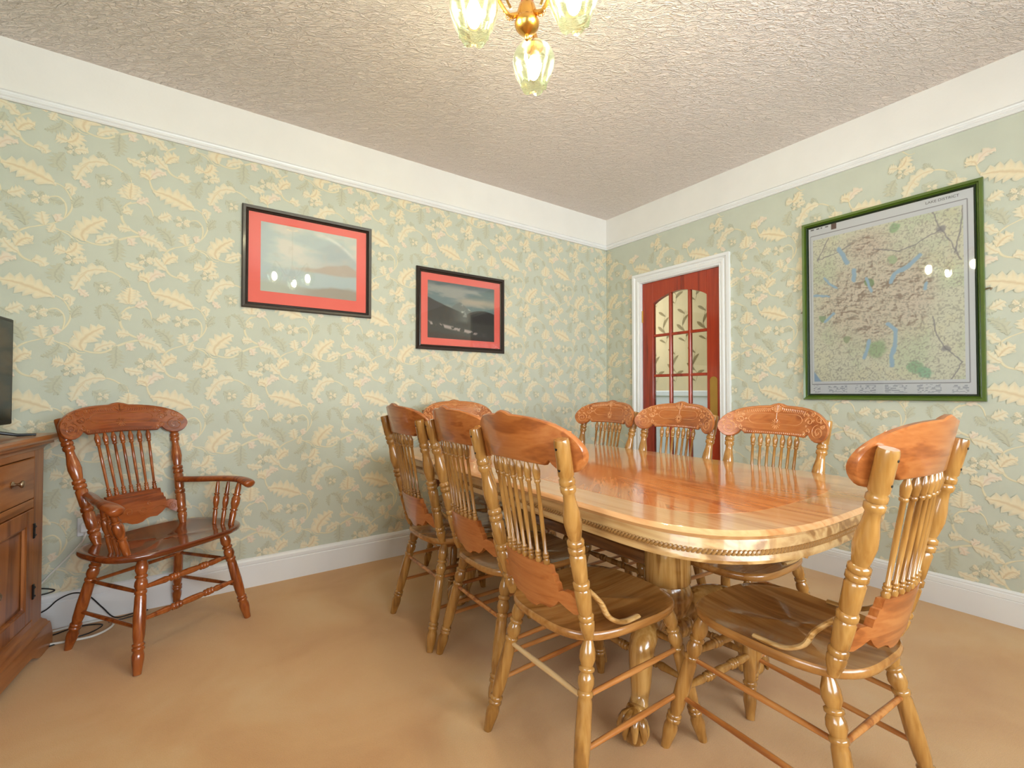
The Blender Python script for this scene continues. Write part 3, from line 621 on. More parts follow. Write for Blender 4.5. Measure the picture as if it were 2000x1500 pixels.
# local X -> world -Y ; local -Y -> world -X
obj('frame',frame_mesh(.80,1.08,.026,.024),M['gframe'],mp_,angle=25).location=(0,-.001,0)
sl=frame_mesh(.75,1.03,.010,.018); obj('slip',sl,M['slip'],mp_,angle=25,label='thin dark inner slip').location=(0,-.001,0)
o=obj('map_sheet',grid_print(.736,1.016,330,430,mapfn),None,mp_); o.location=(0,-.007,0)
obj('glass',MB().box(-.372,.372,-.012,-.010,-.512,.512),M['picglass'],mp_,smooth=False)
hk=MB(); hk.tube([(.40,-.004,.0),(.412,-.006,.004),(.422,-.008,.0),(.418,-.012,-.008)],.0035,6); obj('hook',hk,M['nickel'],mp_)
hk=MB(); hk.tube([(-.40,-.004,-.0),(-.408,-.006,.0),(-.412,-.01,-.004)],.003,6); obj('hook',hk,M['nickel'],mp_)
def text_obj(name,txt,size,loc,rot,m,parent):
    cu=bpy.data.curves.new(name,'FONT'); cu.body=txt; cu.size=size; cu.extrude=.0002
    t=bpy.data.objects.new(name,cu); COL.objects.link(t); bpy.context.view_layer.update()
    dg=bpy.context.evaluated_depsgraph_get(); me=bpy.data.meshes.new_from_object(t.evaluated_get(dg)); bpy.data.objects.remove(t)
    me.materials.clear(); me.materials.append(m); o=bpy.data.objects.new(name,me); COL.objects.link(o); o.parent=parent; o.location=loc; o.rotation_euler=rot; return o
text_obj('map_title','LAKE DISTRICT',.019,(.185,-.0078,.478),(math.radians(90),0,0),plain('map_ink',(96,98,108),.7),mp_)
# ---------------------------------------------------------------- wall socket and cables
so=thing('wall_socket','white double power socket on the wallpaper behind the armchair','socket',(-3.472,0,.444))
obj('faceplate',MB().box(-.073,.073,-.009,-.001,-.043,.043,.003),M['socket'],so)
for sx in(-.036,.036):
    s_=MB(); 
    for dx,dz,w_,h_ in((0,.018,.004,.008),(-.011,-.006,.008,.004),(.011,-.006,.008,.004)): s_.box(sx+dx-w_/2,sx+dx+w_/2,-.0095,-.009,dz-h_/2,dz+h_/2)
    obj('pin_holes',s_,M['black'],so,smooth=False)
def cable(label,pts,r,m,name='cable',cat='cable'):
    o=obj(name,MB().tube(smoothpts(pts,8),r,8),M[m]); o['label']=label; o['category']=cat; return o
c1=cable('white mains cable running from the socket down behind the cabinet',[(-3.508,-.016,.432),(-3.516,-.03,.40),(-3.53,-.02,.37),(-3.57,-.012,.32),(-3.643,-.008,.235),(-3.70,-.012,.17),(-3.78,-.03,.12),(-3.84,-.05,.05),(-3.86,-.06,.006)],.0042,'cablew')
pg=MB(); pg.box(-.024,.024,-.032,-.0,-.022,.022,.006); o=obj('plug',pg,M['socket'],c1); o.location=(-3.508,-.0095,.444)
cable('white cable lying in a wide loop on the carpet',[(-3.68,-.23,.006),(-3.62,-.20,.006),(-3.54,-.21,.006),(-3.46,-.215,.006),(-3.41,-.17,.006),(-3.40,-.11,.006),(-3.43,-.055,.006),(-3.49,-.045,.006),(-3.56,-.05,.006),(-3.63,-.06,.006),(-3.70,-.04,.006)],.0048,'cablew')
cable('thin black cable arching up the skirting beside the cabinet',[(-3.70,-.05,.08),(-3.64,-.04,.10),(-3.60,-.035,.135),(-3.55,-.03,.15),(-3.50,-.035,.13),(-3.45,-.03,.06),(-3.40,-.05,.006),(-3.33,-.04,.004),(-3.28,-.035,.004),(-3.33,-.075,.004),(-3.42,-.09,.004)],.0028,'cableb')
cable('short black cable sticking out behind the cabinet above the skirting',[(-3.74,-.03,.21),(-3.66,-.022,.195),(-3.615,-.018,.175),(-3.66,-.02,.165),(-3.75,-.03,.165)],.0028,'cableb')
cable('black cable lying flat under the white loop on the carpet',[(-3.72,-.09,.0035),(-3.62,-.10,.0035),(-3.56,-.07,.0035),(-3.50,-.065,.0035),(-3.44,-.10,.0035),(-3.47,-.16,.0035),(-3.55,-.19,.0035),(-3.63,-.23,.0035)],.0026,'cableb')
# ---------------------------------------------------------------- cabinet
ang=math.radians(-97.2)
cb=thing('sideboard','brown wooden sideboard with drawers and panelled doors at the left edge','cabinet',(-3.589,-.149,0),ang)
# local x along front (from far corner), y outward, z up
Lc=1.12; D=.44
c_=MB(); c_.box(.06,Lc-.06,-D,-.045,.12,.84); obj('carcass',c_,M['cab'],cb,smooth=False)
for xa,xb in((.06,.148),(.53,.59),(Lc-.148,Lc-.06)): obj('stile',MB().box(xa,xb,-.045,-.028,.12,.84,.002),M['cab'],cb)
for z0,z1 in((.12,.155),(.61,.645),(.815,.84)):
    for xa,xb in((.148,.53),(.59,Lc-.148)): obj('rail',MB().box(xa,xb,-.045,-.028,z0,z1,.002),M['cabh'],cb)
t_=MB()
def slab(prof,x0,x1,yb):
    R_=[]
    for q,z in prof: R_.append([(x0-q,yb,z),(x0-q,-.03+q,z),(x1+q,-.03+q,z),(x1+q,yb,z)])
    return R_
t_.rings(slab([(.03,.872),(.042,.876),(.048,.884),(.048,.892),(.042,.90),(.03,.902)],.06,Lc-.06,-D))
obj('top',t_,M['cabh'],cb,angle=25)
t_=MB(); t_.rings(slab([(.0,.835),(.003,.845),(.012,.856),(.026,.862),(.026,.872)],.06,Lc-.06,-D)); obj('cornice',t_,M['cabh'],cb,angle=50)
# plinth with moulding and cut-out bracket foot
p_=MB(); p_.rings(slab([(.0,.135),(.004,.125),(.014,.115),(.018,.105),(.024,.10),(.024,.09)],.06,Lc-.06,-D)); obj('base_moulding',p_,M['cabh'],cb,angle=50)
p_=MB(); xs=np.linspace(.03,Lc-.03,60); R_=[]
def cut(x):
    q=min(x-.03,Lc-.03-x); return 0 if q<.11 else (.035*(1-math.cos(pi*min((q-.11)/.1,1)))/2)
for x in xs: R_.append([(x,-.035,cut(x)),(x,-.035,.092),(x,-.006,.092),(x,.0,.05),(x,.0,cut(x))])
p_.rings(R_); p_.box(.03,.055,-D,-.035,0,.092); p_.box(Lc-.055,Lc-.03,-D,-.035,0,.092); obj('plinth',p_,M['cabh'],cb,angle=30)
def knob(parent,x,y,z):
    k=MB(); k.lathe((x,y,z),(x,y+.034,z),[(0,.011),(.06,.013),(.12,.011),(.2,.0055),(.5,.005),(.6,.0075),(.72,.0125),(.86,.014),(.95,.0115),(1,.006)],16); return obj('knob',k,M['nickel'],parent,angle=60,label='round brushed metal knob')
for x0,x1,hx in((.152,.526,.152),(.594,Lc-.152,Lc-.152)):
    d_=MB(); d_.box(x0,x1,-.045,-.026,.649,.811,.003); d=obj('drawer',d_,M['cabh'],cb); knob(d,x0+.188,-.026,.733)
    d_=MB(); a,b_,c2,d2=x0,x1,.159,.606; s_=.06
    d_.box(a,a+s_,-.045,-.026,c2,d2,.002); d_.box(b_-s_,b_,-.045,-.026,c2,d2,.002); d_.box(a+s_,b_-s_,-.045,-.026,c2,c2+s_,.002); d_.box(a+s_,b_-s_,-.045,-.026,d2-s_,d2,.002)
    d=obj('door',d_,M['cab'],cb)
    f_=MB(); ax,bx,az,bz=a+s_,b_-s_,c2+s_,d2-s_
    R_=[[(ax+q,y,az+q),(bx-q,y,az+q),(bx-q,y,bz-q),(ax+q,y,bz-q)] for q,y in((0,-.028),(.006,-.030),(.008,-.038),(.02,-.038))]
    f_.rings(R_,close=False); f_.box(ax+.004,bx-.004,-.044,-.038,az+.004,bz-.004); obj('panel',f_,M['cab'],d,smooth=False)
    knob(d,(b_-.028) if hx==a else (a+.028),-.026,.375)
    for z in(.27,.515):
        h_=MB(); hx2=hx-.0 
        h_.box(hx2-.007,hx2+.007,-.028,-.021,z-.03,z+.03,.002); h_.sphere((hx2,-.02,z+.017),.004,8,6); h_.sphere((hx2,-.02,z-.017),.004,8,6); obj('hinge',h_,M['black'],d,label='small black hinge')
# ---------------------------------------------------------------- television
tv=thing('television','black flat television on the sideboard, only its right edge in the photo','television',(-3.589,-.149,.902),ang)
tv.location=Vector((-3.589,-.149,.902))+Matrix.Rotation(ang,3,'Z')@Vector((.468,-.11,0))
Wt,Ht=.72,.425
b_=MB(); z0=.045
b_.box(-Wt/2,Wt/2,-.03,.0,z0,z0+Ht,.004); b_.box(-Wt/2+.08,Wt/2-.08,-.06,-.03,z0+.05,z0+Ht-.1,.01); o1=obj('housing',b_,M['tvb'],tv)
b_=MB(); b_.box(-Wt/2+.014,Wt/2-.014,-.0005,.0012,z0+.02,z0+Ht-.014); o2=obj('screen',b_,M['screen'],tv,smooth=False)
for sx in(-1,1):
    f_=MB(); f_.tube([(sx*.24,-.015,z0+.01),(sx*.25,-.01,.02),(sx*.262,.05,.006),(sx*.275,.10,.005)],[.008,.007,.006,.0045],8); f_.tube([(sx*.25,-.01,.02),(sx*.26,-.07,.006),(sx*.265,-.10,.005)],[.007,.006,.0045],8); obj('stand_foot',f_,M['tvb'],tv)
# ---------------------------------------------------------------- press-back chairs
POST=[(0,.013),(.03,.016),(.055,.0195),(.085,.0205),(.095,.0165),(.102,.021),(.122,.021),(.13,.0165),(.145,.0195),(.25,.0215),(.262,.0175),(.27,.0222),(.295,.0222),(.302,.0175),(.315,.020),(.43,.0215),(.442,.017),(.45,.0225),(.474,.0225),(.48,.0175),(.487,.0225),(.508,.0225),(.517,.0165),(.545,.0195),(.60,.0235),(.65,.0215),(.705,.0162),(.74,.0150),(.752,.020),(.775,.0205),(.782,.016),(.789,.0205),(.81,.0205),(.82,.017),(.832,.0205),(.985,.0205),(1,.0185)]
LEG=[(0,.012),(.02,.0145),(.07,.021),(.115,.0222),(.155,.016),(.163,.0212),(.18,.0212),(.19,.016),(.215,.0212),(.25,.0225),(.29,.0165),(.298,.021),(.318,.021),(.327,.0175),(.35,.0195),(.55,.0215),(.68,.020),(.735,.0165),(.743,.021),(.76,.021),(.768,.0168),(.776,.021),(.793,.021),(.803,.0168),(.84,.0208),(.88,.0205),(.94,.0165),(1,.0135)]
half=[(0,.0075),(.1,.0090),(.24,.0135),(.285,.0095),(.293,.0145),(.31,.0145),(.317,.011),(.325,.0155),(.345,.0155),(.352,.011),(.36,.0145),(.377,.0145),(.385,.0095),(.42,.0125),(.5,.0138)]
STR=half+[(1-t,r) for t,r in half[::-1][1:]]
ROD=[(0,.0068),(.5,.0088),(1,.0068)]
SPN=[(0,.0055),(.02,.0085),(.05,.0098),(.075,.0065),(.085,.0088),(.10,.0088),(.108,.0065),(.116,.0082),(.13,.0082),(.14,.0052),(.5,.0062),(.80,.0056),(.81,.0088),(.83,.0092),(.838,.007),(.846,.0092),(.862,.0095),(.88,.0102),(.92,.0112),(.955,.008),(1,.0042)]
def crestbow(x,z,A): # returns y on the back surface centreline of the crest (bows backwards in the middle)
    return A['cy']-.050*(1-(x/.205)**2)-.22*(z-.93)
KX=.972
def make_chair(name,label,group,A,mt):
    KX=A.get('kx',.972); KS=KX/.985
    root=thing(name,label,'chair',(0,0,0),0,group)
    SZ=A['sz']; up=SZ-.012
    # seat
    s_=MB(); a,b_=A['seat']; cyy=A['scy']; n=48
    def ring(k,z,dish=0):
        out=[]
        for i in range(n):
            t=2*pi*i/n; c,s=math.cos(t),math.sin(t); e=2/A['pow']
            x=a*k*math.copysign(abs(c)**e,c); y=b_*k*math.copysign(abs(s)**e,s)
            x*=1+A['flare']*(y/b_)
            zz=z
            if dish: zz=z-dish*(1-k)*(1 if y<b_*.55 else .6)*(.6+.4*abs(math.cos(2*t)))
            out.append((x,y+cyy,zz))
        return out
    R_=[ring(.80,SZ-.032),ring(.93,SZ-.030),ring(.985,SZ-.022),ring(1,SZ-.012),ring(.992,SZ-.004),ring(.975,SZ),ring(.9,SZ-.001,.02),ring(.7,SZ-.002,.024),ring(.4,SZ-.002,.018),ring(.12,SZ-.002,.013)]
    s_.rings(R_); obj('seat',s_,M[mt['seat']],root,angle=50)
    # legs
    fx,fy,rx,ry=A['feet']; tx,ty,ux,uy=A['tops']
    lg={}
    for key,(bx,by,x0,y0) in {'fl':(-fx,fy,-tx,ty),'fr':(fx,fy,tx,ty),'rl':(-rx,ry,-ux,uy),'rr':(rx,ry,ux,uy)}.items():
        p0=Vector((x0,y0,SZ-.025)); p1=Vector((bx,by,0)); lg[key]=(p0,p1)
        m_=MB(); m_.lathe(p0,p1,LEG,16); obj('leg',m_,M[mt['leg']],root,angle=60)
    at=lambda key,z: lg[key][0].lerp(lg[key][1],(SZ-.025-z)/(SZ-.025))
    def st(nm,a1,z1,a2,z2,prof,mm,**k):
        m_=MB(); m_.lathe(at(a1,z1),at(a2,z2),prof,12); obj(nm,m_,M[mm],root,angle=60,**k)
    for z in A['side']:
        st('stretcher','fl',z,'rl',z-.005,ROD,mt['rod']); st('stretcher','fr',z,'rr',z-.005,ROD,mt['rod'])
    for z in A['front']: st('stretcher','fl',z,'fr',z,STR,mt['leg'])
    for z in A['rear']: st('stretcher','rl',z,'rr',z,ROD,mt['rear'])
    # posts
    pb,pby,pt,pty,ptz=A['post']; ps={}
    for s in(-1,1):
        p0=Vector((s*pb,pby,SZ-.008)); p1=Vector((s*pt,pty,ptz)); ps[s]=(p0,p1)
        m_=MB(); m_.lathe(p0,p1,POST,16); o=obj('back_post',m_,M[mt['leg']],root,angle=60)
        for tt in(.855,.955):
            c=p0.lerp(p1,tt); obj('screw_hole',MB().lathe(c+Vector((0,-.0195,0)),c+Vector((0,-.0212,0)),[(0,.0042),(1,.004)],8),M['black'],o)
    pz=lambda s,z: ps[s][0].lerp(ps[s][1],(z-ps[s][0].z)/(ps[s][1].z-ps[s][0].z))
    A['cy']=pz(1,.93).y+.0205+.009
    # crest rail
    xs=sorted(set([-x for x in (0,.02,.035,.05,.08,.11,.13,.14,.147,.155,.165,.18,.195,.208,.218,.226,.232,.2355,.237)]+[0,.02,.035,.05,.08,.11,.13,.14,.147,.155,.165,.18,.195,.208,.218,.226,.232,.2355,.237]))
    def top(x):
        x=abs(x); z=.925+.093*max(1-(x/.2375)**2.7,0)**.5
        return z+.010*math.exp(-(x/.024)**4)
    def bot(x):
        x=abs(x)
        if x<.13: return .888+.004*math.cos(x/.13*pi/2)
        if x<.147: return .888+.017*(x-.13)/.017
        return .923-.050*max(1-((x-.190)/.0475)**2,0)**.5
    cr=MB(); R_=[]
    for x in xs:
        zt,zb=top(x),min(bot(x),top(x)-.002); th=.010; c=.004 if zt-zb>.012 else .0005
        pts=[]
        for (z,dy) in ((zb,th-c),(zb,-th+c),(zb+c,-th),(zb*.5+zt*.5,-th),(zt-c,-th),(zt,-th+c),(zt,th-c),(zt-c,th),(zb*.5+zt*.5,th),(zb+c,th)):
            pts.append((x*KX,crestbow(x,z,A)+dy,z))
        R_.append(pts)
    cr.rings(R_); crest=obj('crest_rail',cr,M[mt['crest']],root,angle=42)
    # pressed carving on the front face
    cv=MB()
    def on(x,z,l=0.0004): return (x*KX,crestbow(x,z,A)+.010+l,z)
    def spiral(cx,cz,r0,turns,dr=1,ph=0,n=22,rad=.0019):
        pts=[]
        for i in range(n+1):
            t=i/n; r_=r0*(1-t*.88); a_=ph+dr*turns*2*pi*t; pts.append(on(cx+r_*math.cos(a_),cz+r_*math.sin(a_)))
        cv.tube(pts,rad,5)
    rnd=random.Random(3)
    for s in(-1,1):
        spiral(s*.193,.915,.030,1.8,s,pi/2,30,.0017); spiral(s*.150,.955,.018,1.3,-s,0,20); spiral(s*.197,.965,.015,1.2,s,1,18); spiral(s*.165,.985,.011,1.2,-s,2,16); spiral(s*.145,.918,.010,1.2,s,4,16)
        spiral(s*.128,.905,.007,1.1,-s,1,12); spiral(s*.135,.99,.009,1.1,s,2,12); spiral(s*.216,.94,.011,1.2,s,0,14)
        for _ in range(16):
            x=s*rnd.uniform(.122,.222); z=rnd.uniform(.90,.995)
            if z>top(x)-.012 or z<bot(x)+.010: continue
            spiral(x,z,rnd.uniform(.004,.007),1.0,rnd.choice((-1,1)),rnd.uniform(0,6),9,.0017)
        for i in range(13): # leafy ticks along the top
            x=s*(.022+i*.0085); z=top(x)-.020; cv.tube([on(x-s*.002,z-.007),on(x+s*.002,z),on(x+s*.001,z+.007)],.0019,4)
        for i in range(5): # top fan
            a_=pi/2-s*i*.28; cv.tube([on(.003*math.cos(a_),.985+.003*math.sin(a_)),on(.026*math.cos(a_),.990+.030*math.sin(a_))],.0017,4)
        for i in range(6): # centre flower
            a_=-pi/2+s*(i+.5)*.5; cv.tube([on(.006*math.cos(a_),.937+.006*math.sin(a_)),on(.019*math.cos(a_),.937+.021*math.sin(a_))],.002,5)
        el=[on(s*(.085+.032*math.cos(a_)),.958+.022*math.sin(a_)) for a_ in np.linspace(-pi/2,pi/2,10)]
        cv.tube([on(s*.012,.980)]+el[::-1]+[on(s*.024,.936)],.0013,4)
    cv.tube([on(0,.985),on(0,.957)],.0012,4)
    for i in range(30):
        x=-.125+.25*i/29; cv.tube([on(x,.8965),on(x,.9015)],.0011,4)
    rim=[on(x,top(x)-.006) for x in np.linspace(-.225,.225,40)]; cv.tube(rim,.0013,4)
    obj('carving',cv,M[mt['carve']],crest,angle=60)
    # lower splat
    Y0=pz(1,.53).y
    def sb(x,z): return Y0-.036*(1-(x/A['sw'])**2)-.23*(z-.53)
    w=A['sw']
    tz=lerpf([0,.100,.101,.108,.109,.114,.115,.13,.15,w-.01,w+.002],[.612,.612,.590,.588,.570,.566,.545,.552,.550,.535,.520])
    bz=lerpf([0,.02,.035,.05,.075,.095,.11,.125,.15,w-.01,w+.002],[.470,.473,.484,.488,.486,.50,.517,.506,.492,.494,.498])
    xx=[0,.02,.035,.05,.075,.095,.0999,.1011,.108,.109,.114,.115,.13,.15,w-.01,w+.002]; xx=sorted(set([-x for x in xx]+xx)); R_=[]
    for x in xx:
        zt,zb=tz(abs(x)),bz(abs(x)); X_=x*KS if abs(x)<.116 else math.copysign(.116*KS+(abs(x)-.116)*(w-.116*KS)/(w-.116),x); R_.append([(X_,sb(x,zb)+.009,zb),(X_,sb(x,zb)-.009,zb),(X_,sb(x,zt)-.009,zt),(X_,sb(x,zt)+.009,zt)])
    sp=MB(); sp.rings(R_); spo=obj('splat',sp,M[mt['crest']],root,angle=35)
    cv=MB()
    def on2(x,z): return (x,sb(x,z)+.0095,z)
    for s in(-1,1):
        for cx,cz,r0,tn,ph in ((.152,.521,.017,1.6,pi/2),(.03,.525,.022,1.2,0),(.06,.55,.010,1.1,2)):
            pts=[on2(s*cx+r0*(1-.85*t)*math.cos(ph+s*tn*2*pi*t),cz+r0*(1-.85*t)*math.sin(ph+s*tn*2*pi*t)) for t in np.linspace(0,1,22)]; cv.tube(pts,.0013,5)
        cv.tube([on2(s*x,z) for x,z in((.135,.515),(.11,.53),(.09,.53),(.07,.52))],.0013,5)
    cv.tube([on2(x,.597) for x in np.linspace(-.095,.095,12)],.001,4)
    obj('carving',cv,M[mt['carve']],spo,angle=60)
    # spindles
    for i in range(7):
        k=(i-3)/3; x0=k*.083*KS; x1=k*.095*KS
        p0=Vector((x0,sb(x0,.606),.606)); p1=Vector((x1,crestbow(x1,.893,A),.893))
        m_=MB(); m_.lathe(p0,p1,SPN,10); obj('spindle',m_,M[mt['leg']],root,angle=60)
    if A.get('brace'):
        for s in(-1,1):
            p=smoothpts([(s*(pb+.004),pz(1,.56).y+.021,.560),(s*(pb+.012),pby+.030,.520),(s*(pb+.020),pby+.050,.482),(s*(pb+.022),pby+.085,.458),(s*(pb+.020),pby+.125,.448),(s*(pb+.016),pby+.175,SZ+.006)],5)
            m_=MB(); m_.tube(p,0,8,flat=(.0065,.0115),up=(0,1,0),rot=pi/8); obj('hip_brace',m_,M[mt['brace']],root,angle=60)
    if A.get('arms'):
        for s in(-1,1):
            az=A['arms']
            path=smoothpts([(s*.190,pz(1,az).y+.015,az),(s*.222,-.08,az+.002),(s*.255,.0,az+.004),(s*.275,.07,az+.004),(s*.286,.12,az+.001),(s*.288,.165,az-.008),(s*.286,.195,az-.020)],5)
            n_=len(path); fl=[]
            for i in range(n_):
                t=i/(n_-1); wd=.020+.010*ss(.45,.8,np.array(t))-.0*t; 
                if t>.9: wd*=math.sqrt(max(1-((t-.9)/.1)**2,.05))
                fl.append((.0145+.004*float(ss(.5,.9,np.array(t))) if t<.97 else .008,float(wd)))
            m_=MB(); m_.tube(path,0,12,flat=fl,up=(0,0,1)); obj('arm',m_,M[mt['crest']],root,angle=60)
            SUP=[(0,.0085),(.25,.0105),(.33,.0085),(.34,.012),(.37,.012),(.38,.009),(.5,.0135),(.62,.0135),(.68,.009),(.69,.0125),(.72,.0125),(.73,.009),(.85,.0095),(1,.0065)]
            for (xb,yb,xt,yt,k) in ((.218,.035,.248,.02,1),(.222,.085,.260,.075,1),(.222,.14,.276,.13,1.45)):
                m_=MB(); m_.lathe((s*xb,yb,SZ-.008),(s*xt,yt,az-.008),[(t,r_*k) for t,r_ in SUP],12); obj('arm_spindle',m_,M[mt['leg']],root,angle=60)
    return root
honey=dict(carve='carve',seat='seat',leg='leg',crest='crest',rod='rod',rear='rod',brace='brace')
A1=dict(sz=.44,seat=(.208,.228),scy=-.005,pow=3.2,flare=.05,feet=(.215,.26,.207,-.26),tops=(.155,.165,.150,-.165),side=(.285,.165),front=(.30,.185),rear=(.275,),post=(.172,-.185,.205,-.309,.962),sw=.176,brace=True,kx=.985)
GRP='press-back dining chairs around the oak table'
chairA=make_chair('dining_chair','nearest oak chair on the left long side, with the pale bare rear stretcher',GRP,A1,honey)
for ch in chairA.children:
    pass
def place(c,x,y,rz): c.location=(x,y,0); c.rotation_euler=(0,0,math.radians(rz))
chairC=dup(chairA,'oak press-back chair in the middle of the left long side of the table'); 
chairD=dup(chairA,'oak press-back chair at the far end of the left long side, by the left wall')
chairB=dup(chairA,'oak press-back chair at the near end of the table, at the right of the photo')
chairE=dup(chairA,'oak press-back chair on the far long side under the framed map')
chairF=dup(chairA,'oak press-back chair on the far long side in front of the glazed door')
chairG=dup(chairA,'oak press-back chair on the far long side nearest the room corner')
chairH=dup(chairA,'oak chair at the far end of the table, its carved crest mostly hidden')
place(chairA,-2.078,-1.89,-90); place(chairC,-2.015,-1.415,-91); place(chairD,-2.04,-.965,-90)
place(chairB,-1.735,-2.325,-4); place(chairE,-1.335,-1.94,87); place(chairF,-1.335,-1.468,90); place(chairG,-1.335,-.985,90); place(chairH,-1.75,-.575,170)
for ch in chairA.children: # the bare repaired rear stretcher of the nearest chair
    if ch.name.startswith('stretcher') : last=ch
last.data=last.data.copy(); last.data.materials[0]=M['palerod']; last['label']='pale bare wood rear stretcher'
red=dict(carve='acarve',seat='aseat',leg='aleg',crest='acrest',rod='aleg',rear='aleg',brace='acrest')
A2=dict(sz=.44,seat=(.288,.215),scy=.015,pow=3.0,flare=.03,feet=(.24,.235,.222,-.23),tops=(.175,.15,.165,-.13),side=(.285,.16),front=(.30,.185),rear=(.275,),post=(.178,-.125,.232,-.292,.962),sw=.188,arms=.640,kx=1.11)
arm=make_chair('armchair','dark red oak press-back armchair standing alone against the left wall','press-back armchair',A2,red)
del arm['group']; arm.location=(-3.215,-.343,0); arm.rotation_euler=(0,0,math.radians(-145))
# ---------------------------------------------------------------- dining table
TX,TY,TZ=-1.655,-1.433,.760; a_,b_=.555,1.03
tb=thing('dining_table','large oval-ended oak dining table with inlaid top and claw-foot pedestals','table',(TX,TY,0))
def outline(off,n=96):
    pts=[]; A_=a_-off; B_=b_-off; cs=.61  # straight part half length
    e=2/3.2; be=B_-cs
    for i in range(n):
        t=2*pi*i/n; c,s=math.cos(t),math.sin(t)
        x=A_*math.copysign(abs(c)**e,c); y=be*math.copysign(abs(s)**e,s)
        y+=cs*(1 if s>=0 else -1) if abs(s)>1e-9 else 0
        pts.append((x,y))
    return pts
def oring(off,z): return [(x,y,z) for x,y in outline(off)]
bm_=MB(); R_=[oring(.14,TZ-.0005),oring(.006,TZ),oring(.0,TZ-.005),oring(-.004,TZ-.011),oring(.002,TZ-.016),oring(.008,TZ-.020),oring(.012,TZ-.024),oring(.14,TZ-.025)]
bm_.rings(R_,close=False); obj('top_border',bm_,M['top_border'],tb,angle=35,label='pale oak border band of the top')
# inner veneers: leaves of different grain meeting at the middle, clipped radial sectors
inner=outline(.138,192)
cut_ang=[-180,-146,-118,-90,-62,-34,0,34,62,90,118,146,180]
def ipt(deg):
    """point of the inner outline at a given polar angle (about the sunburst centre)"""
    best=None; t=math.radians(deg); d=Vector((math.cos(t),math.sin(t)))
    n=len(inner)
    for i in range(n):
        p=Vector(inner[i]); q=Vector(inner[(i+1)%n]); e=q-p; den=d.x*e.y-d.y*e.x
        if abs(den)<1e-12: continue
        s=(p.x*e.y-p.y*e.x)/den; u=(p.x*d.y-p.y*d.x)/den
        if s>0 and -1e-6<=u<=1+1e-6: best=d*s
    return best
for k in range(12):
    a0,a1=cut_ang[k],cut_ang[k+1]; n_=10; pts=[(0,0)]+[tuple(ipt(a0+(a1-a0)*i/n_)) for i in range(n_+1)]
    v=MB(); v.add([(x,y,TZ) for x,y in pts]+[(x,y,TZ-.004) for x,y in pts],[tuple(range(len(pts))),tuple(range(len(pts),2*len(pts)))[::-1]]+[(i,len(pts)+i,len(pts)+(i+1)%len(pts),(i+1)%len(pts)) for i in range(len(pts))])
    mid=(a0+a1)/2; key='vd%d'%k
    M[key]=wood('oak_veneer',(180,98,44),(206,124,62),(222,146,84),'X',.12,.55,scale=1.5,rot=math.radians(-mid+(7 if k%2 else -7)),figure=.45)
    if k%2: 
        pass
    obj('veneer',v,M[key],tb,smooth=False)
u_=MB(); u_.rings([oring(.13,TZ-.026),oring(.13,TZ-.0045)]); obj('top_core',u_,M['apron'],tb,smooth=False)
ap=MB(); ap.rings([oring(.016,TZ-.024),oring(.014,TZ-.030),oring(.012,.700),oring(.010,.694),oring(.008,.688),oring(.010,.680),oring(.035,.680),oring(.035,TZ-.024)],close=False); obj('apron',ap,M['apron'],tb,angle=35)
# rope moulding: twisted beads
rp_=MB(); pts=[Vector((x,y,.706)) for x,y in outline(.0105,384)]; 
Ls=[0]
for i in range(len(pts)): Ls.append(Ls[-1]+(pts[(i+1)%len(pts)]-pts[i]).length)
tot=Ls[-1]; nb=int(tot/.011)
for k in range(nb):
    s=tot*k/nb; j=min(np.searchsorted(Ls,s,side='right')-1,len(pts)-1); f=(s-Ls[j])/(Ls[j+1]-Ls[j]); p=pts[j].lerp(pts[(j+1)%len(pts)],f); t=(pts[(j+1)%len(pts)]-pts[j]).normalized()
    u=(t+Vector((0,0,.9))).normalized(); rp_.tube([p-u*.0085,p-u*.005,p+u*.005,p+u*.0085],[.0015,.0044,.0044,.0015],6)
M['rope']=plain('brown_rope_moulding',(150,108,58),.35,coat=.5)
obj('rope_moulding',rp_,M['rope'],tb,kind='stuff')
PR=[(.18,.05),(.20,.085),(.225,.093),(.25,.085),(.26,.07),(.275,.075),(.31,.088),(.335,.092),(.36,.083),(.37,.078),(.378,.084),(.47,.084),(.55,.082),(.558,.077),(.566,.086),(.588,.086),(.596,.077),(.604,.083),(.66,.083),(.684,.09)]
def claw_leg(px,py,dx,dy):
    d=Vector((dx,dy,0)).normalized(); L=MB()
    rad=[(.05,.255),(.10,.290),(.155,.305),(.210,.298),(.248,.268),(.262,.220),(.262,.17),(.268,.125),(.285,.09)]
    R_=math.hypot(dx,dy); k=R_/.31
    path=smoothpts([(px+d.x*r_*k,py+d.y*r_*k,z) for r_,z in rad],4); n=len(path)
    w=lerpf([0,.3,.55,.75,.9,1],[.050,.046,.040,.034,.027,.034]); h=lerpf([0,.3,.55,.75,.9,1],[.055,.040,.036,.030,.024,.030])
    L.tube(path,0,14,flat=[(h(i/(n-1)),w(i/(n-1))) for i in range(n)],up=(0,0,1))
    c=Vector((px,py,0))+d*(R_+.0); side=Vector((-d.y,d.x,0))
    L.sphere((c.x,c.y,.045),.045,16,12)
    for s in(-1.15,-.4,.4,1.15):
        q=[]
        for t in np.linspace(0,1,9):
            an=math.radians(118-128*t); rr=.052
            dirv=(d*math.cos(s*.75)+side*math.sin(s*.75))
            q.append(c+dirv*(rr*math.cos(an))+Vector((0,0,.047+rr*math.sin(an))))
        L.tube(q,[.017,.0175,.016,.0145,.0165,.0145,.012,.009,.005],8)
    q=[c-d*.025+Vector((0,0,.085)),c-d*.045+Vector((0,0,.05)),c-d*.042+Vector((0,0,.015))]; L.tube(smoothpts(q,3),[.018]*3+[.014]*3+[.008],8)
    return L
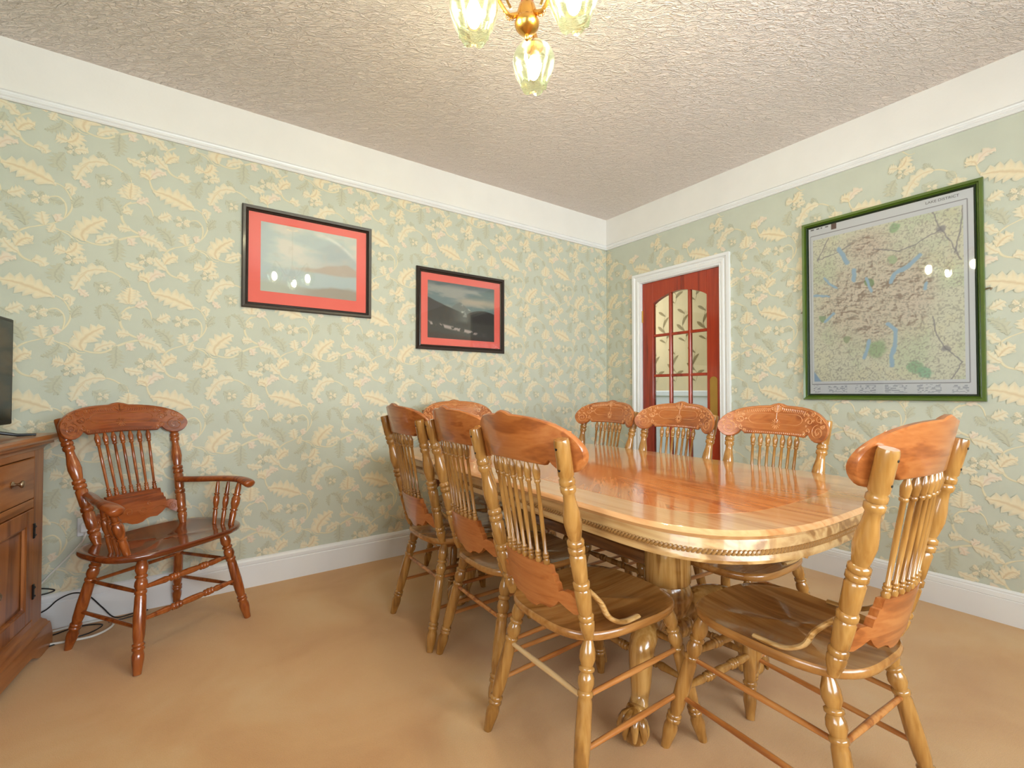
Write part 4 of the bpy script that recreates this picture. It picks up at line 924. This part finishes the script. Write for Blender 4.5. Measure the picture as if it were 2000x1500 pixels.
for s in(-1,1):
    p=MB(); yy=s*.425; p.lathe((0,yy,0),(0,yy,1),PR,36); obj('pedestal',p,M['ped'],tb,angle=50)
    for dx,dy in((-.345,s*.135),(.30,s*.16)):
        obj('claw_leg',claw_leg(0,yy,dx,dy),M['ped'],tb,angle=60)
bm_=MB(); bm_.box(-.035,.035,-.35,.35,.41,.462,.006); obj('stretcher_beam',bm_,M['beam'],tb)
bm_=MB(); 
for x in(-.3,.3): bm_.box(x-.02,x+.02,-.7,.7,.69,.733,.003)
obj('slide_rail',bm_,M['beam'],tb)
bm_=MB()
for s in(-1,1): bm_.box(-.30,.30,s*.425-.09,s*.425+.09,.682,.71,.004)
obj('pedestal_plate',bm_,M['beam'],tb)
# ---------------------------------------------------------------- chandelier
CH=Vector((-2.319,-1.868,0)); ch=thing('chandelier','brass three-arm ceiling light with pale green glass tulip shades','ceiling light',(CH.x,CH.y,2.18))
bd=MB(); bd.lathe((0,0,-.062),(0,0,.46),[(t/.522,r) for t,r in ((0,.002),(.004,.0055),(.012,.008),(.018,.005),(.022,.012),(.028,.024),(.040,.034),(.052,.037),(.060,.034),(.066,.030),(.070,.031),(.088,.029),(.105,.024),(.112,.018))],24); obj('body',bd,M['brass'],ch,angle=50)
cp=MB(); cp.lathe((0,0,.048),(0,0,.10),[(0,.020),(.2,.019),(.5,.013),(.9,.012),(1,.014)],20); obj('copper_sleeve',cp,M['copper'],ch,label='pinkish copper sleeve')
rd=MB(); rd.lathe((0,0,.10),(0,0,.44),[(0,.007),(.1,.005),(.2,.009),(.25,.005),(.9,.005),(1,.006)],12); rd.lathe((0,0,.43),(0,0,.469),[(0,.012),(.3,.05),(1,.055)],24); obj('stem',rd,M['brass'],ch)
view=Vector((.576,.817,0)); rgt=Vector((.817,-.576,0)); SD=[]
sh_prof=[(0,.024),(.03,.030),(.10,.050),(.22,.063),(.38,.070),(.52,.0695),(.66,.064),(.80,.057),(.90,.050),(1.0,.043)]
shm=MB(); n=48; vs=[];cs=[]
def petal(ph,t): # frosted leaf relief mask
    return 1.0 if (abs(((ph*6/(2*pi))%1)-.5)<.17*math.sin(pi*min(max((t-.08)/.42,0),1)) or abs(((ph*6/(2*pi)+.5)%1)-.5)<.20*math.sin(pi*min(max((t-.5)/.45,0),1))) else .12
fine=[(t,float(np.interp(t,[p[0] for p in sh_prof],[p[1] for p in sh_prof]))) for t in np.linspace(0,1,25)]
for t,r_ in fine:
    for i in range(n):
        an=2*pi*i/n; rr=r_*(1+.03*math.cos(6*an)*t); zz=.072-.132*t-(.014*abs(math.sin(3*an)) if t>.999 else (.008*abs(math.sin(3*an)) if t>.95 else 0))
        vs.append((rr*math.cos(an),rr*math.sin(an),zz)); p_=petal(an,t); cs.append((.035 if p_>.5 else .004,)*3)
shm.add(vs,[(j*n+i,j*n+(i+1)%n,(j+1)*n+(i+1)%n,(j+1)*n+i) for j in range(24) for i in range(n)],cs)
shade_me=shm.mesh('shade',M['shade'],True,80)
bl=MB(); bl.sphere((0,0,-.005),.021,14,10,(1,1,1.9)); bulb_me=bl.mesh('bulb',M['bulb'],True,180)
ft=MB(); ft.lathe((0,0,.062),(0,0,.115),[(0,.032),(.15,.031),(.4,.016),(.7,.013),(1,.008)],20); ft.lathe((0,0,.03),(0,0,.09),[(0,.012),(1,.012)],12); fit_me=ft.mesh('fitter',M['brass'],True,50)
base=math.atan2(view.y,view.x)-.17
for k in range(3):
    a3=base+k*2*pi/3; d=Vector((math.cos(a3),math.sin(a3),0)); c=d*.163+Vector((0,0,-.024))
    ar_=MB(); ar_.tube(smoothpts([d*.024+Vector((0,0,.012)),d*.055+Vector((0,0,.0)),d*.085+Vector((0,0,.03)),d*.12+Vector((0,0,.085)),d*.155+Vector((0,0,.115)),d*.163+Vector((0,0,.088))],5),[.0075]*5+[.0055]*21,8)
    ar_.tube(smoothpts([d*.05+Vector((0,0,.02)),d*.065+Vector((0,0,.05)),d*.05+Vector((0,0,.075)),d*.035+Vector((0,0,.06))],5),.0035,6)
    ao=obj('arm',ar_,M['brass'],ch)
    # little chain swag
    cn=MB(); P_=smoothpts([d*.085+Vector((0,0,.035)),d*.060+Vector((0,0,-.012)),d*.034+Vector((0,0,.002))],5)
    for i,p in enumerate(P_):
        u=Vector((0,0,1)) if i%2 else d.cross(Vector((0,0,1))); v=d if i%2 else Vector((0,0,1))
        cn.tube([p+(u*math.cos(t)+v*math.sin(t))*.0038 for t in np.linspace(0,2*pi,7)],.0009,4)
    obj('chain',cn,M['brass'],ao)
    for nm,me in(('fitter',fit_me),('shade',shade_me),('bulb',bulb_me)):
        o=obj(nm,me,None,ch); o.location=c
# ---------------------------------------------------------------- finger plates etc. finished
